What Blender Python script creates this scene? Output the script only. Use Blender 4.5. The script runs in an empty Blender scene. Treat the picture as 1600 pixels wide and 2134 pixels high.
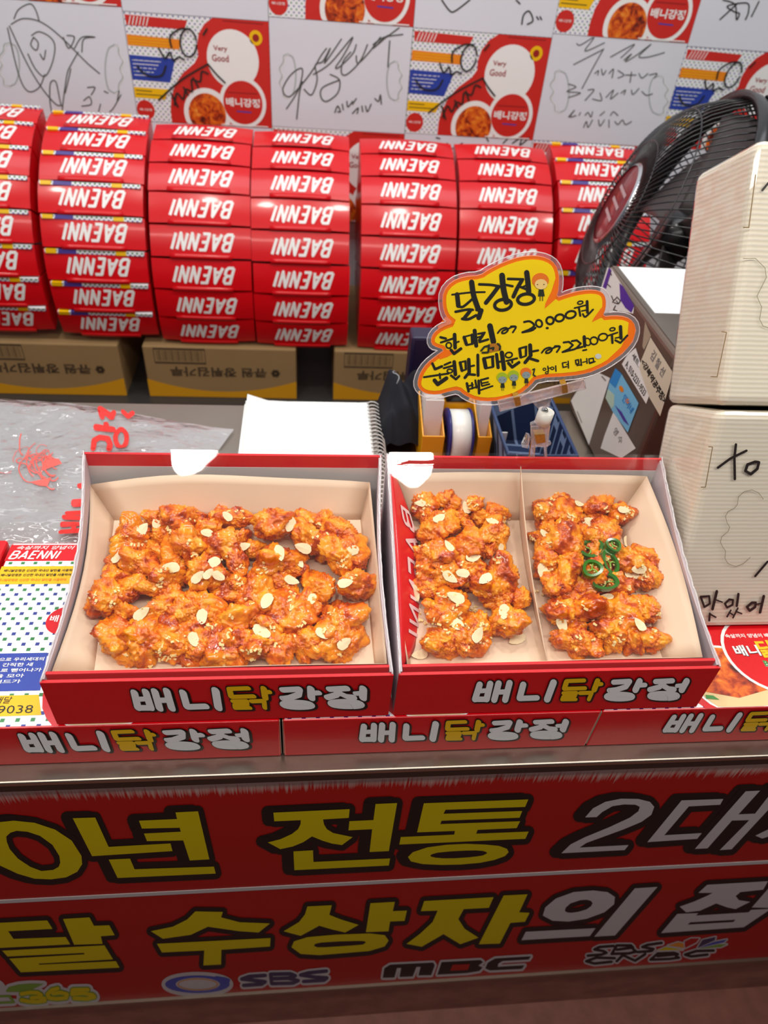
import bpy, math, random
from mathutils import Vector, Matrix, noise, Quaternion
from mathutils.bvhtree import BVHTree

random.seed(7)
SC = bpy.context.scene
COL = SC.collection
R = math.radians

# ------------------------------------------------------------------ camera
F_PX = 1475.0                       # focal length in pixels of the 1600x2134 frame
CAM = Vector((0.0, -0.316, 1.44))
_dn = Vector((-155, 1663, F_PX)).normalized()        # straight down, seen from the camera
_xw = Vector((14600, 0, F_PX))
_xw = (_xw - _dn * _xw.dot(_dn)).normalized()        # along the counter
_up = -_dn
_yw = _up.cross(_xw)

def ray(px, py):
    v = Vector((px - 800, py - 1067, F_PX)).normalized()
    return Vector((v.dot(_xw), v.dot(_yw), v.dot(_up)))

cam_d = bpy.data.cameras.new('camera')
cam = bpy.data.objects.new('camera', cam_d)
COL.objects.link(cam)
right = Vector((_xw.x, _yw.x, _up.x))
up = -Vector((_xw.y, _yw.y, _up.y))
back = -Vector((_xw.z, _yw.z, _up.z))
M = Matrix((right, up, back)).transposed().to_4x4()
M.translation = CAM
cam.matrix_world = M
cam_d.sensor_fit = 'VERTICAL'
cam_d.sensor_height = 36.0
cam_d.lens = 36.0 * F_PX / 2134.0
cam_d.clip_start = 0.02
cam_d.dof.use_dof = True
cam_d.dof.focus_distance = 0.62
cam_d.dof.aperture_fstop = 7.0
SC.camera = cam

# ------------------------------------------------------------------ world, lights, exposure
SC.view_settings.view_transform = 'Standard'
SC.view_settings.look = 'None'
SC.view_settings.gamma = 1.0
SC.view_settings.exposure = 0.0
SC.view_settings.use_curve_mapping = False
SC.cycles.transparent_max_bounces = 16

W = bpy.data.worlds.new('market_hall')
SC.world = W
W.use_nodes = True
W.node_tree.nodes['Background'].inputs[0].default_value = (0.86, 0.90, 1.0, 1)
W.node_tree.nodes['Background'].inputs[1].default_value = 0.15

def area(name, loc, rot, sx, sy, power, color=(1, 1, 1), spread=180):
    d = bpy.data.lights.new(name, 'AREA')
    d.shape = 'RECTANGLE'; d.size = sx; d.size_y = sy; d.energy = power; d.color = color
    d.spread = R(spread)
    o = bpy.data.objects.new(name, d)
    o.location = loc; o.rotation_euler = rot
    COL.objects.link(o)
    return o

area('ceiling_light_panel', (0.0, 0.98, 2.6), (R(14), 0, 0), 2.6, 0.40, 13, (0.93, 0.96, 1.0))
area('canopy_light_strip', (0.0, -0.24, 1.86), (R(16), 0, 0), 2.4, 0.10, 11.5, (1.0, 0.95, 0.88))
LAMPS = [(-0.344, 0.51, 2.4), (0.302, 0.512, 2.4), (-1.15, 0.51, 2.4), (1.25, 0.51, 2.4)]
for _p in LAMPS:
    _d = bpy.data.lights.new('downlight_lamp', 'AREA'); _d.shape = 'DISK'; _d.size = 0.13; _d.energy = 5.5; _d.color = (1.0, 0.95, 0.87)
    _o = bpy.data.objects.new('downlight_lamp', _d); _o.location = _p; COL.objects.link(_o)

# ------------------------------------------------------------------ helpers
def lin(c):
    if isinstance(c, str):
        c = c.lstrip('#')
        c = tuple(int(c[i:i + 2], 16) / 255 for i in (0, 2, 4))
    return tuple((x / 12.92 if x <= 0.04045 else ((x + 0.055) / 1.055) ** 2.4) for x in c) + (1.0,)

MATS = {}
def mat(name, color, rough=0.5, spec=0.5, coat=0.0, metal=0.0, var=0.0, vscale=40.0, bump=0.0, bscale=200.0, emit=0.0, coat_rough=0.08):
    if name in MATS:
        return MATS[name]
    m = bpy.data.materials.new(name)
    m.use_nodes = True
    nt = m.node_tree
    b = nt.nodes['Principled BSDF']
    c = lin(color)
    b.inputs['Base Color'].default_value = c
    b.inputs['Roughness'].default_value = rough
    b.inputs['Specular IOR Level'].default_value = spec
    b.inputs['Coat Weight'].default_value = coat
    b.inputs['Coat Roughness'].default_value = coat_rough
    b.inputs['Metallic'].default_value = metal
    if emit:
        b.inputs['Emission Color'].default_value = c
        b.inputs['Emission Strength'].default_value = emit
    if var or bump:
        tc = nt.nodes.new('ShaderNodeTexCoord')
    if var:
        nz = nt.nodes.new('ShaderNodeTexNoise'); nz.inputs['Scale'].default_value = vscale; nz.inputs['Detail'].default_value = 5
        nt.links.new(tc.outputs['Object'], nz.inputs['Vector'])
        mx = nt.nodes.new('ShaderNodeMix'); mx.data_type = 'RGBA'
        mx.inputs[6].default_value = tuple(x * (1 - var) for x in c[:3]) + (1,)
        mx.inputs[7].default_value = tuple(min(1, x * (1 + var)) for x in c[:3]) + (1,)
        nt.links.new(nz.outputs['Fac'], mx.inputs[0])
        nt.links.new(mx.outputs[2], b.inputs['Base Color'])
    if bump:
        nb = nt.nodes.new('ShaderNodeTexNoise'); nb.inputs['Scale'].default_value = bscale; nb.inputs['Detail'].default_value = 4
        nt.links.new(tc.outputs['Object'], nb.inputs['Vector'])
        bp = nt.nodes.new('ShaderNodeBump'); bp.inputs['Strength'].default_value = bump; bp.inputs['Distance'].default_value = 0.002
        nt.links.new(nb.outputs['Fac'], bp.inputs['Height'])
        nt.links.new(bp.outputs['Normal'], b.inputs['Normal'])
    MATS[name] = m
    return m

def math_node(nt, op, a, b=None):
    n = nt.nodes.new('ShaderNodeMath'); n.operation = op
    for i, x in enumerate((a, b)):
        if x is None: continue
        if isinstance(x, (int, float)): n.inputs[i].default_value = x
        else: nt.links.new(x, n.inputs[i])
    return n.outputs[0]

def dotted(name, ax, base='#eef0f4', pitch=0.0122, size=0.15, blue='#2c3a90', green='#2f8040', rough=0.35):
    """white print covered in a lattice of small blue and green squares"""
    m = mat(name, base, rough, 0.5, 0.2)
    nt = m.node_tree; b = nt.nodes['Principled BSDF']
    tc = nt.nodes.new('ShaderNodeTexCoord'); sp = nt.nodes.new('ShaderNodeSeparateXYZ')
    nt.links.new(tc.outputs['Object'], sp.inputs[0])
    def cell(shift):
        out = []
        for a in ax:
            v = math_node(nt, 'MULTIPLY', sp.outputs[a], 1 / pitch)
            v = math_node(nt, 'ADD', v, shift + 100)
            v = math_node(nt, 'FRACT', v)
            v = math_node(nt, 'SUBTRACT', v, 0.5)
            out.append(math_node(nt, 'ABSOLUTE', v))
        return math_node(nt, 'LESS_THAN', math_node(nt, 'MAXIMUM', out[0], out[1]), size)
    last = None
    for shift, colr in ((0.0, blue), (0.5, green)):
        mx = nt.nodes.new('ShaderNodeMix'); mx.data_type = 'RGBA'
        nt.links.new(cell(shift), mx.inputs[0])
        if last is None: mx.inputs[6].default_value = lin(base)
        else: nt.links.new(last, mx.inputs[6])
        mx.inputs[7].default_value = lin(colr)
        last = mx.outputs[2]
    nt.links.new(last, b.inputs['Base Color'])
    return m

def film_mat(name, haze=0.03, tint=(1, 1, 1), rough=0.03, wrinkle=0.25, wscale=18.0, gloss=0.9, stretch=(1, 1, 1)):
    """clear plastic sheet: passes light straight through, mirrors the lamps, a touch milky"""
    m = bpy.data.materials.new(name); m.use_nodes = True
    nt = m.node_tree; nt.nodes.clear()
    out = nt.nodes.new('ShaderNodeOutputMaterial')
    tr = nt.nodes.new('ShaderNodeBsdfTransparent'); tr.inputs[0].default_value = tint + (1,)
    df = nt.nodes.new('ShaderNodeBsdfDiffuse'); df.inputs[0].default_value = (0.9, 0.9, 0.92, 1)
    gl = nt.nodes.new('ShaderNodeBsdfGlossy'); gl.inputs['Roughness'].default_value = rough
    fr = nt.nodes.new('ShaderNodeFresnel'); fr.inputs[0].default_value = 1.5
    ge = nt.nodes.new('ShaderNodeNewGeometry')        # a thin sheet: same reflectance from both sides
    nt.links.new(math_node(nt, 'ADD', math_node(nt, 'MULTIPLY', ge.outputs['Backfacing'], 1 / 1.5 - 1.5), 1.5), fr.inputs[0])
    tc = nt.nodes.new('ShaderNodeTexCoord'); mp = nt.nodes.new('ShaderNodeMapping'); mp.inputs['Scale'].default_value = stretch
    nz = nt.nodes.new('ShaderNodeTexNoise'); nz.inputs['Scale'].default_value = wscale; nz.inputs['Detail'].default_value = 2
    bp = nt.nodes.new('ShaderNodeBump'); bp.inputs['Strength'].default_value = wrinkle; bp.inputs['Distance'].default_value = 0.01
    nt.links.new(tc.outputs['Object'], mp.inputs[0]); nt.links.new(mp.outputs[0], nz.inputs['Vector'])
    nt.links.new(nz.outputs['Fac'], bp.inputs['Height'])
    nt.links.new(bp.outputs['Normal'], gl.inputs['Normal']); nt.links.new(bp.outputs['Normal'], fr.inputs['Normal'])
    m1 = nt.nodes.new('ShaderNodeMixShader'); m1.inputs[0].default_value = haze
    nt.links.new(tr.outputs[0], m1.inputs[1]); nt.links.new(df.outputs[0], m1.inputs[2])
    m2 = nt.nodes.new('ShaderNodeMixShader')
    nt.links.new(math_node(nt, 'MULTIPLY', fr.outputs[0], gloss), m2.inputs[0])
    nt.links.new(m1.outputs[0], m2.inputs[1]); nt.links.new(gl.outputs[0], m2.inputs[2])
    nt.links.new(m2.outputs[0], out.inputs[0])
    return m

class MB:
    def __init__(s): s.v = []; s.f = []; s.m = []; s.s = []
    def add(s, vs, fs, mi=0, smooth=False):
        k = len(s.v); s.v.extend(Vector(p) for p in vs)
        for f in fs:
            s.f.append([i + k for i in f]); s.m.append(mi); s.s.append(smooth)
    def poly(s, pts, mi=0): s.add(pts, [list(range(len(pts)))], mi)
    def hexa(s, p, mi=0, smooth=False):
        s.add(p, [(3, 2, 1, 0), (4, 5, 6, 7), (0, 1, 5, 4), (1, 2, 6, 5), (2, 3, 7, 6), (3, 0, 4, 7)], mi, smooth)
    def box(s, lo, hi, mi=0):
        (a, b, c), (d, e, f) = lo, hi
        s.hexa([(a, b, c), (d, b, c), (d, e, c), (a, e, c), (a, b, f), (d, b, f), (d, e, f), (a, e, f)], mi)
    def slab(s, top, thick, mi=0):
        """a polygon given thickness along a vector"""
        n = len(top); t = Vector(thick)
        vs = [Vector(p) for p in top]; vs += [p + t for p in vs]
        s.add(vs, [list(range(n)), list(range(2 * n - 1, n - 1, -1))] + [(i, n + i, n + (i + 1) % n, (i + 1) % n) for i in range(n)], mi)
    def tube(s, path, r, seg=8, mi=0, closed=False, caps=True):
        path = [Vector(p) for p in path]; n = len(path)
        rr = r if isinstance(r, (list, tuple)) else [r] * n
        k = len(s.v); prev = None
        for i, p in enumerate(path):
            if closed: t = path[(i + 1) % n] - path[i - 1]
            else: t = path[min(i + 1, n - 1)] - path[max(i - 1, 0)]
            t = t.normalized() if t.length > 1e-9 else Vector((0, 0, 1))
            if prev is None:
                a = t.orthogonal().normalized()
            else:
                a = (prev - t * prev.dot(t)); a = a.normalized() if a.length > 1e-9 else t.orthogonal().normalized()
            prev = a; b = t.cross(a)
            for j in range(seg):
                w = 2 * math.pi * j / seg
                s.v.append(p + (a * math.cos(w) + b * math.sin(w)) * rr[i])
        for i in range(n if closed else n - 1):
            for j in range(seg):
                A = k + i * seg; B = k + ((i + 1) % n) * seg
                s.f.append([A + j, A + (j + 1) % seg, B + (j + 1) % seg, B + j]); s.m.append(mi); s.s.append(True)
        if caps and not closed:
            s.f.append([k + j for j in range(seg)][::-1]); s.m.append(mi); s.s.append(False)
            s.f.append([k + (n - 1) * seg + j for j in range(seg)]); s.m.append(mi); s.s.append(False)
    def lathe(s, prof, O=(0, 0, 0), axis=(0, 0, 1), seg=32, mi=0, smooth=True):
        O = Vector(O); t = Vector(axis).normalized(); a = t.orthogonal().normalized(); b = t.cross(a)
        k = len(s.v)
        for (r, h) in prof:
            for j in range(seg):
                w = 2 * math.pi * j / seg
                s.v.append(O + t * h + (a * math.cos(w) + b * math.sin(w)) * r)
        for i in range(len(prof) - 1):
            for j in range(seg):
                s.f.append([k + i * seg + j, k + i * seg + (j + 1) % seg, k + (i + 1) * seg + (j + 1) % seg, k + (i + 1) * seg + j]); s.m.append(mi); s.s.append(smooth)
    def grid(s, fn, nu, nv, mi=0, smooth=True):
        k = len(s.v)
        for j in range(nv + 1):
            for i in range(nu + 1): s.v.append(Vector(fn(i / nu, j / nv)))
        for j in range(nv):
            for i in range(nu):
                q = k + j * (nu + 1) + i
                s.f.append([q, q + 1, q + nu + 2, q + nu + 1]); s.m.append(mi); s.s.append(smooth)
    # flat print on a surface; fr(x, y, off) gives the 3-D point
    def flat(s, fr, pts, mi=0, off=0.0003): s.poly([fr(p[0], p[1], off) for p in pts], mi)
    cnt = 0
    def stroke(s, fr, pl, w, mi=0, off=0.0004, cap='round', closed=False):
        base = off
        def nxt():          # every dab of ink a hair above the last, so that overlapping dabs never share a plane
            s.cnt = (s.cnt + 1) % 70
            return base + s.cnt * 3.2e-6
        pl = [Vector((p[0], p[1])) for p in pl]
        n = len(pl); seg = n if closed else n - 1
        for i in range(seg):
            a, b = pl[i], pl[(i + 1) % n]; d = b - a
            if d.length < 1e-9: continue
            d.normalize(); q = Vector((-d.y, d.x)) * (w / 2)
            a2, b2 = a.copy(), b.copy()
            if cap == 'square' and not closed:
                if i == 0: a2 = a - d * w / 2
                if i == seg - 1: b2 = b + d * w / 2
            s.flat(fr, [a2 + q, b2 + q, b2 - q, a2 - q], mi, nxt())
        for i in range(n):
            if not closed and cap != 'round' and i in (0, n - 1): continue
            s.flat(fr, [(pl[i].x + math.cos(k * math.pi / 5) * w / 2, pl[i].y + math.sin(k * math.pi / 5) * w / 2) for k in range(10)], mi, nxt())
    def ring(s, fr, outer, inner, mi=0, off=0.0004):
        n = len(outer)
        for i in range(n):
            s.flat(fr, [outer[i], outer[(i + 1) % n], inner[(i + 1) % n], inner[i]], mi, off)
    def build(s, name, mats, parent=None, smooth=None):
        me = bpy.data.meshes.new(name)
        me.from_pydata([tuple(v) for v in s.v], [], s.f)
        for m in (mats if isinstance(mats, (list, tuple)) else [mats]): me.materials.append(m)
        me.polygons.foreach_set('material_index', s.m)
        me.polygons.foreach_set('use_smooth', [bool(x) if smooth is None else smooth for x in s.s])
        me.update()
        o = bpy.data.objects.new(name, me); COL.objects.link(o)
        if parent is not None: attach(o, parent)
        return o

def attach(o, parent):
    o.parent = parent
    if parent.parent is None:   # parts are built in the same space as their thing
        T = Matrix.Translation(parent.location) @ parent.rotation_euler.to_matrix().to_4x4()
    else:
        T = Matrix.Identity(4)
    o.matrix_parent_inverse = T.inverted()

def tag(o, label, cat, group=None, kind=None):
    o['label'] = label; o['category'] = cat
    if group: o['group'] = group
    if kind: o['kind'] = kind
    return o

def thing(name, label, cat, loc=(0, 0, 0), group=None, rot=None):
    o = bpy.data.objects.new(name, None); COL.objects.link(o)
    o.empty_display_size = 0.02
    o.location = loc
    if rot: o.rotation_euler = rot
    return tag(o, label, cat, group)

def struct(o): o['kind'] = 'structure'; return o

def dup(root, loc=None, rot=None, label=None, group=None, scale=None):
    r = root.copy(); COL.objects.link(r)
    if loc is not None: r.location = loc
    if rot is not None: r.rotation_euler = rot
    if scale is not None: r.scale = scale
    if label: r['label'] = label
    if group: r['group'] = group
    for ch in list(root.children):
        c = ch.copy(); COL.objects.link(c); c.parent = r
        for g in list(ch.children):
            d = g.copy(); COL.objects.link(d); d.parent = c
    return r

def solidify(o, t, off=0.0):
    md = o.modifiers.new('thickness', 'SOLIDIFY'); md.thickness = t; md.offset = off; return o
def bevel(o, w, seg=2):
    md = o.modifiers.new('bevel', 'BEVEL'); md.width = w; md.segments = seg; md.limit_method = 'ANGLE'; md.angle_limit = R(40); return o

# frames: a plane in the place, addressed either in metres or by the direction in which the camera sees a point of it
def frame(O, U, V):
    O, U, V = Vector(O), Vector(U).normalized(), Vector(V).normalized(); N = U.cross(V).normalized()
    return lambda x, y, off=0.0: O + U * x + V * y + N * off
def seen(P0, N, x0=0.0, y0=0.0, s=1.0):
    P0 = Vector(P0); N = Vector(N).normalized()
    def f(x, y, off=0.0):
        d = ray(x0 + x / s, y0 + y / s)
        return CAM + d * ((P0 + N * off - CAM).dot(N) / d.dot(N))
    return f
def onZ(px, py, z): d = ray(px, py); return CAM + d * ((z - CAM.z) / d.z)
def onY(px, py, y): d = ray(px, py); return CAM + d * ((y - CAM.y) / d.y)

def curvy(pl, k=5):
    """a hand-drawn line through the given points"""
    P = [Vector(p) for p in pl]; n = len(P)
    if n < 3: return [tuple(p) for p in P]
    out = []
    for i in range(n - 1):
        a, b, c, d = P[max(i - 1, 0)], P[i], P[i + 1], P[min(i + 2, n - 1)]
        for j in range(k):
            t = j / k
            out.append(tuple(0.5 * (2 * b + (c - a) * t + (2 * a - 5 * b + 4 * c - d) * t * t + (3 * b - a - 3 * c + d) * t ** 3)))
    return out + [tuple(P[-1])]
def ell(cx, cy, rx, ry, n=28, rot=0.0, a0=0.0, a1=2 * math.pi):
    c, s = math.cos(rot), math.sin(rot); out = []
    full = abs(a1 - a0 - 2 * math.pi) < 1e-6
    for i in range(n if full else n + 1):
        t = a0 + (a1 - a0) * i / n
        x, y = rx * math.cos(t), ry * math.sin(t)
        out.append((cx + x * c - y * s, cy + x * s + y * c))
    return out
def inset(poly, d):
    n = len(poly); P = [Vector(p) for p in poly]
    A = sum(P[i].x * P[(i + 1) % n].y - P[(i + 1) % n].x * P[i].y for i in range(n))
    sg = 1 if A > 0 else -1; out = []
    for i in range(n):
        a, b, c = P[i - 1], P[i], P[(i + 1) % n]
        n1 = Vector((-(b - a).y, (b - a).x)).normalized() * sg; n2 = Vector((-(c - b).y, (c - b).x)).normalized() * sg
        nn = (n1 + n2); k = nn.length
        nn = nn.normalized() if k > 1e-6 else n1
        out.append(b + nn * d / max(0.6, nn.dot(n1)))
    return [(p.x, p.y) for p in out]

# small printed text from the built-in typeface
_TXT = {}
def text_geo(body, bold=0.0):
    key = (body, bold)
    if key in _TXT: return _TXT[key]
    c = bpy.data.curves.new('txt', 'FONT'); c.body = body; c.size = 1.0; c.offset = bold; c.resolution_u = 2
    o = bpy.data.objects.new('txt', c); COL.objects.link(o)
    dg = bpy.context.evaluated_depsgraph_get(); dg.update()
    me = bpy.data.meshes.new_from_object(o.evaluated_get(dg))
    vs = [(v.co.x, v.co.y) for v in me.vertices]; fs = [list(p.vertices) for p in me.polygons]
    bpy.data.objects.remove(o); bpy.data.curves.remove(c); bpy.data.meshes.remove(me)
    if vs:
        x0 = min(p[0] for p in vs); x1 = max(p[0] for p in vs); y0 = min(p[1] for p in vs); y1 = max(p[1] for p in vs)
        vs = [((p[0] - x0) / (x1 - x0), (p[1] - y0) / (y1 - y0)) for p in vs]
    _TXT[key] = (vs, fs); return _TXT[key]
def put_text(mb, fr, body, quad, mi, off=0.0004, bold=0.01):
    """quad: bottom-left, bottom-right, top-right, top-left in the frame's own units"""
    vs, fs = text_geo(body, bold)
    a, b, c, d = [Vector(q) for q in quad]
    pts = []
    for u, v in vs:
        p = a * (1 - u) * (1 - v) + b * u * (1 - v) + c * u * v + d * (1 - u) * v
        pts.append(fr(p.x, p.y, off))
    mb.add(pts, fs, mi)

# heavy slanted capitals drawn as strokes (unit cell 0..1)
CAPS = {
    'B': [[(0, 0), (0, 1), (.55, 1), (.72, .88), (.72, .64), (.5, .52), (0, .52)], [(.5, .52), (.78, .4), (.78, .14), (.58, 0), (0, 0)]],
    'A': [[(-.02, 0), (.4, 1), (.82, 0)], [(.16, .3), (.64, .3)]],
    'E': [[(.68, 1), (0, 1), (0, 0), (.68, 0)], [(0, .52), (.58, .52)]],
    'N': [[(0, 0), (0, 1), (.72, 0), (.72, 1)]],
    'I': [[(.05, 0), (.05, 1)]],
}
def caps(mb, fr, word, x, y, h, w, mi, slant=0.22, thick=0.2, gap=0.42, off=0.0004, sx=1.0):
    adv = {'B': .74, 'A': .80, 'E': .62, 'N': .72, 'I': .1}
    cx = 0.0; tot = sum(adv[c] for c in word) + gap * (len(word) - 1)
    k = w / tot
    for c in word:
        for st in CAPS[c]:
            mb.stroke(fr, [(x + (cx + p[0]) * k + slant * h * p[1], y + p[1] * h) for p in st], thick * h, mi, off, 'butt')
        cx += adv[c] + gap

M_RED = mat('red_print', '#d80816', 0.30, 0.4, 0.22, var=0.06, vscale=300)
M_WHITEP = mat('white_print', '#f2f2f0', 0.4)
M_BLACKP = mat('black_print', '#15110f', 0.4)
M_YELP = mat('yellow_print', '#f4c000', 0.4)
M_BLUEP = mat('blue_print', '#2a43a6', 0.4)
M_ORGP = mat('orange_print', '#f08a18', 0.4)
M_GRNP = mat('green_print', '#3c8a3c', 0.4)
M_BOARD = mat('white_card', '#f0eeea', 0.5, 0.4, var=0.02)
M_MARK = mat('black_marker', '#22221c', 0.45)
M_STEEL = mat('brushed_steel', '#a39a8e', 0.34, 0.5, 0, 1.0, var=0.1, vscale=8, bump=0.08, bscale=40)
M_DARKRED = mat('dark_red_print', '#9c1d1c', 0.4)

# ------------------------------------------------------------------ structure: floor, back wall
M_FLOOR = mat('floor_tiles', '#8a5548', 0.5, 0.4, var=0.35, vscale=30, bump=0.3, bscale=60)
m = MB(); m.box((-3, -2.5, -0.05), (3, 2.0, 0.0)); struct(m.build('floor', M_FLOOR))
m = MB(); m.box((-3, 1.45, 0.0), (3, 1.55, 3.0)); struct(m.build('wall_back', mat('wall_paint', '#e6e8ee', 0.5)))

# ------------------------------------------------------------------ counter
t = thing('counter', 'stainless steel counter holding the food boxes', 'counter', (0, 0.3, 0))
m = MB(); m.box((-1.6, 0.0, 0.843), (1.6, 0.583, 0.85)); bevel(m.build('worktop', M_STEEL, t), 0.0015)
m = MB(); m.box((-1.6, 0.0005, 0.834), (1.6, 0.004, 0.8445)); m.build('front_lip', mat('dark_steel', '#57524c', 0.45, 0.5, 0, 1.0), t)
m = MB(); m.box((-1.58, 0.012, 0.0), (1.58, 0.57, 0.843)); m.build('body', mat('counter_body', '#94604f', 0.6, 0.3, var=0.45, vscale=25, bump=0.2, bscale=90), t)
for sx in (-1.5, 1.5):
    m = MB(); m.box((sx - .02, 0.50, 0.0), (sx + .02, 0.54, 0.05)); m.build('foot', M_STEEL, t)

# ------------------------------------------------------------------ big red sign on the counter front
SY = 0.004
signP = (0, SY - 0.0001, 0.5)
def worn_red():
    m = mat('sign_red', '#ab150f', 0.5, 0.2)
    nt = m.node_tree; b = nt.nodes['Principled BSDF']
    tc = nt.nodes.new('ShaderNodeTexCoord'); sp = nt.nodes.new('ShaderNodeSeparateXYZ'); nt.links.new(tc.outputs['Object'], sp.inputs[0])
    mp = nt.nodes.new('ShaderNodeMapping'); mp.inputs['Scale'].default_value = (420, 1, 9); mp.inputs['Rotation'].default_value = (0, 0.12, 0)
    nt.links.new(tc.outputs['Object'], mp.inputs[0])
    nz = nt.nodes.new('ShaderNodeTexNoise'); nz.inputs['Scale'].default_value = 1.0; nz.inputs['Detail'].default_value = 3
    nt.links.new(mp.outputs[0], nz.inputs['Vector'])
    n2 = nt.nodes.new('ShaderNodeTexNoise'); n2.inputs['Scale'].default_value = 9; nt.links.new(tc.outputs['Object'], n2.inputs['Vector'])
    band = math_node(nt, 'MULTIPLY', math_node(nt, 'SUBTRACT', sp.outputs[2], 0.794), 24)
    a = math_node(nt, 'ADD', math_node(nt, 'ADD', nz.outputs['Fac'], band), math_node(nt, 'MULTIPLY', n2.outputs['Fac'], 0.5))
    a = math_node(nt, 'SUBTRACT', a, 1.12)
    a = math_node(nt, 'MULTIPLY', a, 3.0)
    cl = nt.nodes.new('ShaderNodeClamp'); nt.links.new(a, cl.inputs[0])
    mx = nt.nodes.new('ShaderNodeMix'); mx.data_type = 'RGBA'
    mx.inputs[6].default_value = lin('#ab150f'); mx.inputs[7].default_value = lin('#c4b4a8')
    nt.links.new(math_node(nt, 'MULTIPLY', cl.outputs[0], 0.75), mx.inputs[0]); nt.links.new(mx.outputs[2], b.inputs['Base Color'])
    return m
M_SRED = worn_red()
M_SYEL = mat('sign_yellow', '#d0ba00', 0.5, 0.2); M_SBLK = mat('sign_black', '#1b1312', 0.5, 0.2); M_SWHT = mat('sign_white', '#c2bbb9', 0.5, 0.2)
M_SNAVY = mat('sign_navy', '#1c2250', 0.45); M_SGRN = mat('sign_green', '#6f9a2a', 0.45); M_SORG = mat('sign_orange', '#d98a1a', 0.45)
sg = thing('sign_board', 'long red sign board with yellow and white lettering on the counter front', 'sign', (0, SY, 0.52))
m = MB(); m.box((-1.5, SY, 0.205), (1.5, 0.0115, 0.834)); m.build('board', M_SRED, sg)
m = MB(); m.box((-1.5, SY - 0.004, 0.196), (1.5, 0.0115, 0.2045)); m.build('edge_strip', mat('strip_metal', '#8a7a6c', 0.35, 0.5, 0, 0.9), sg)
m = MB(); m.box((-1.5, SY - 0.0006, 0.5835), (1.5, SY - 0.0001, 0.5925)); m.build('divider_line', M_SWHT, sg)

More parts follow.
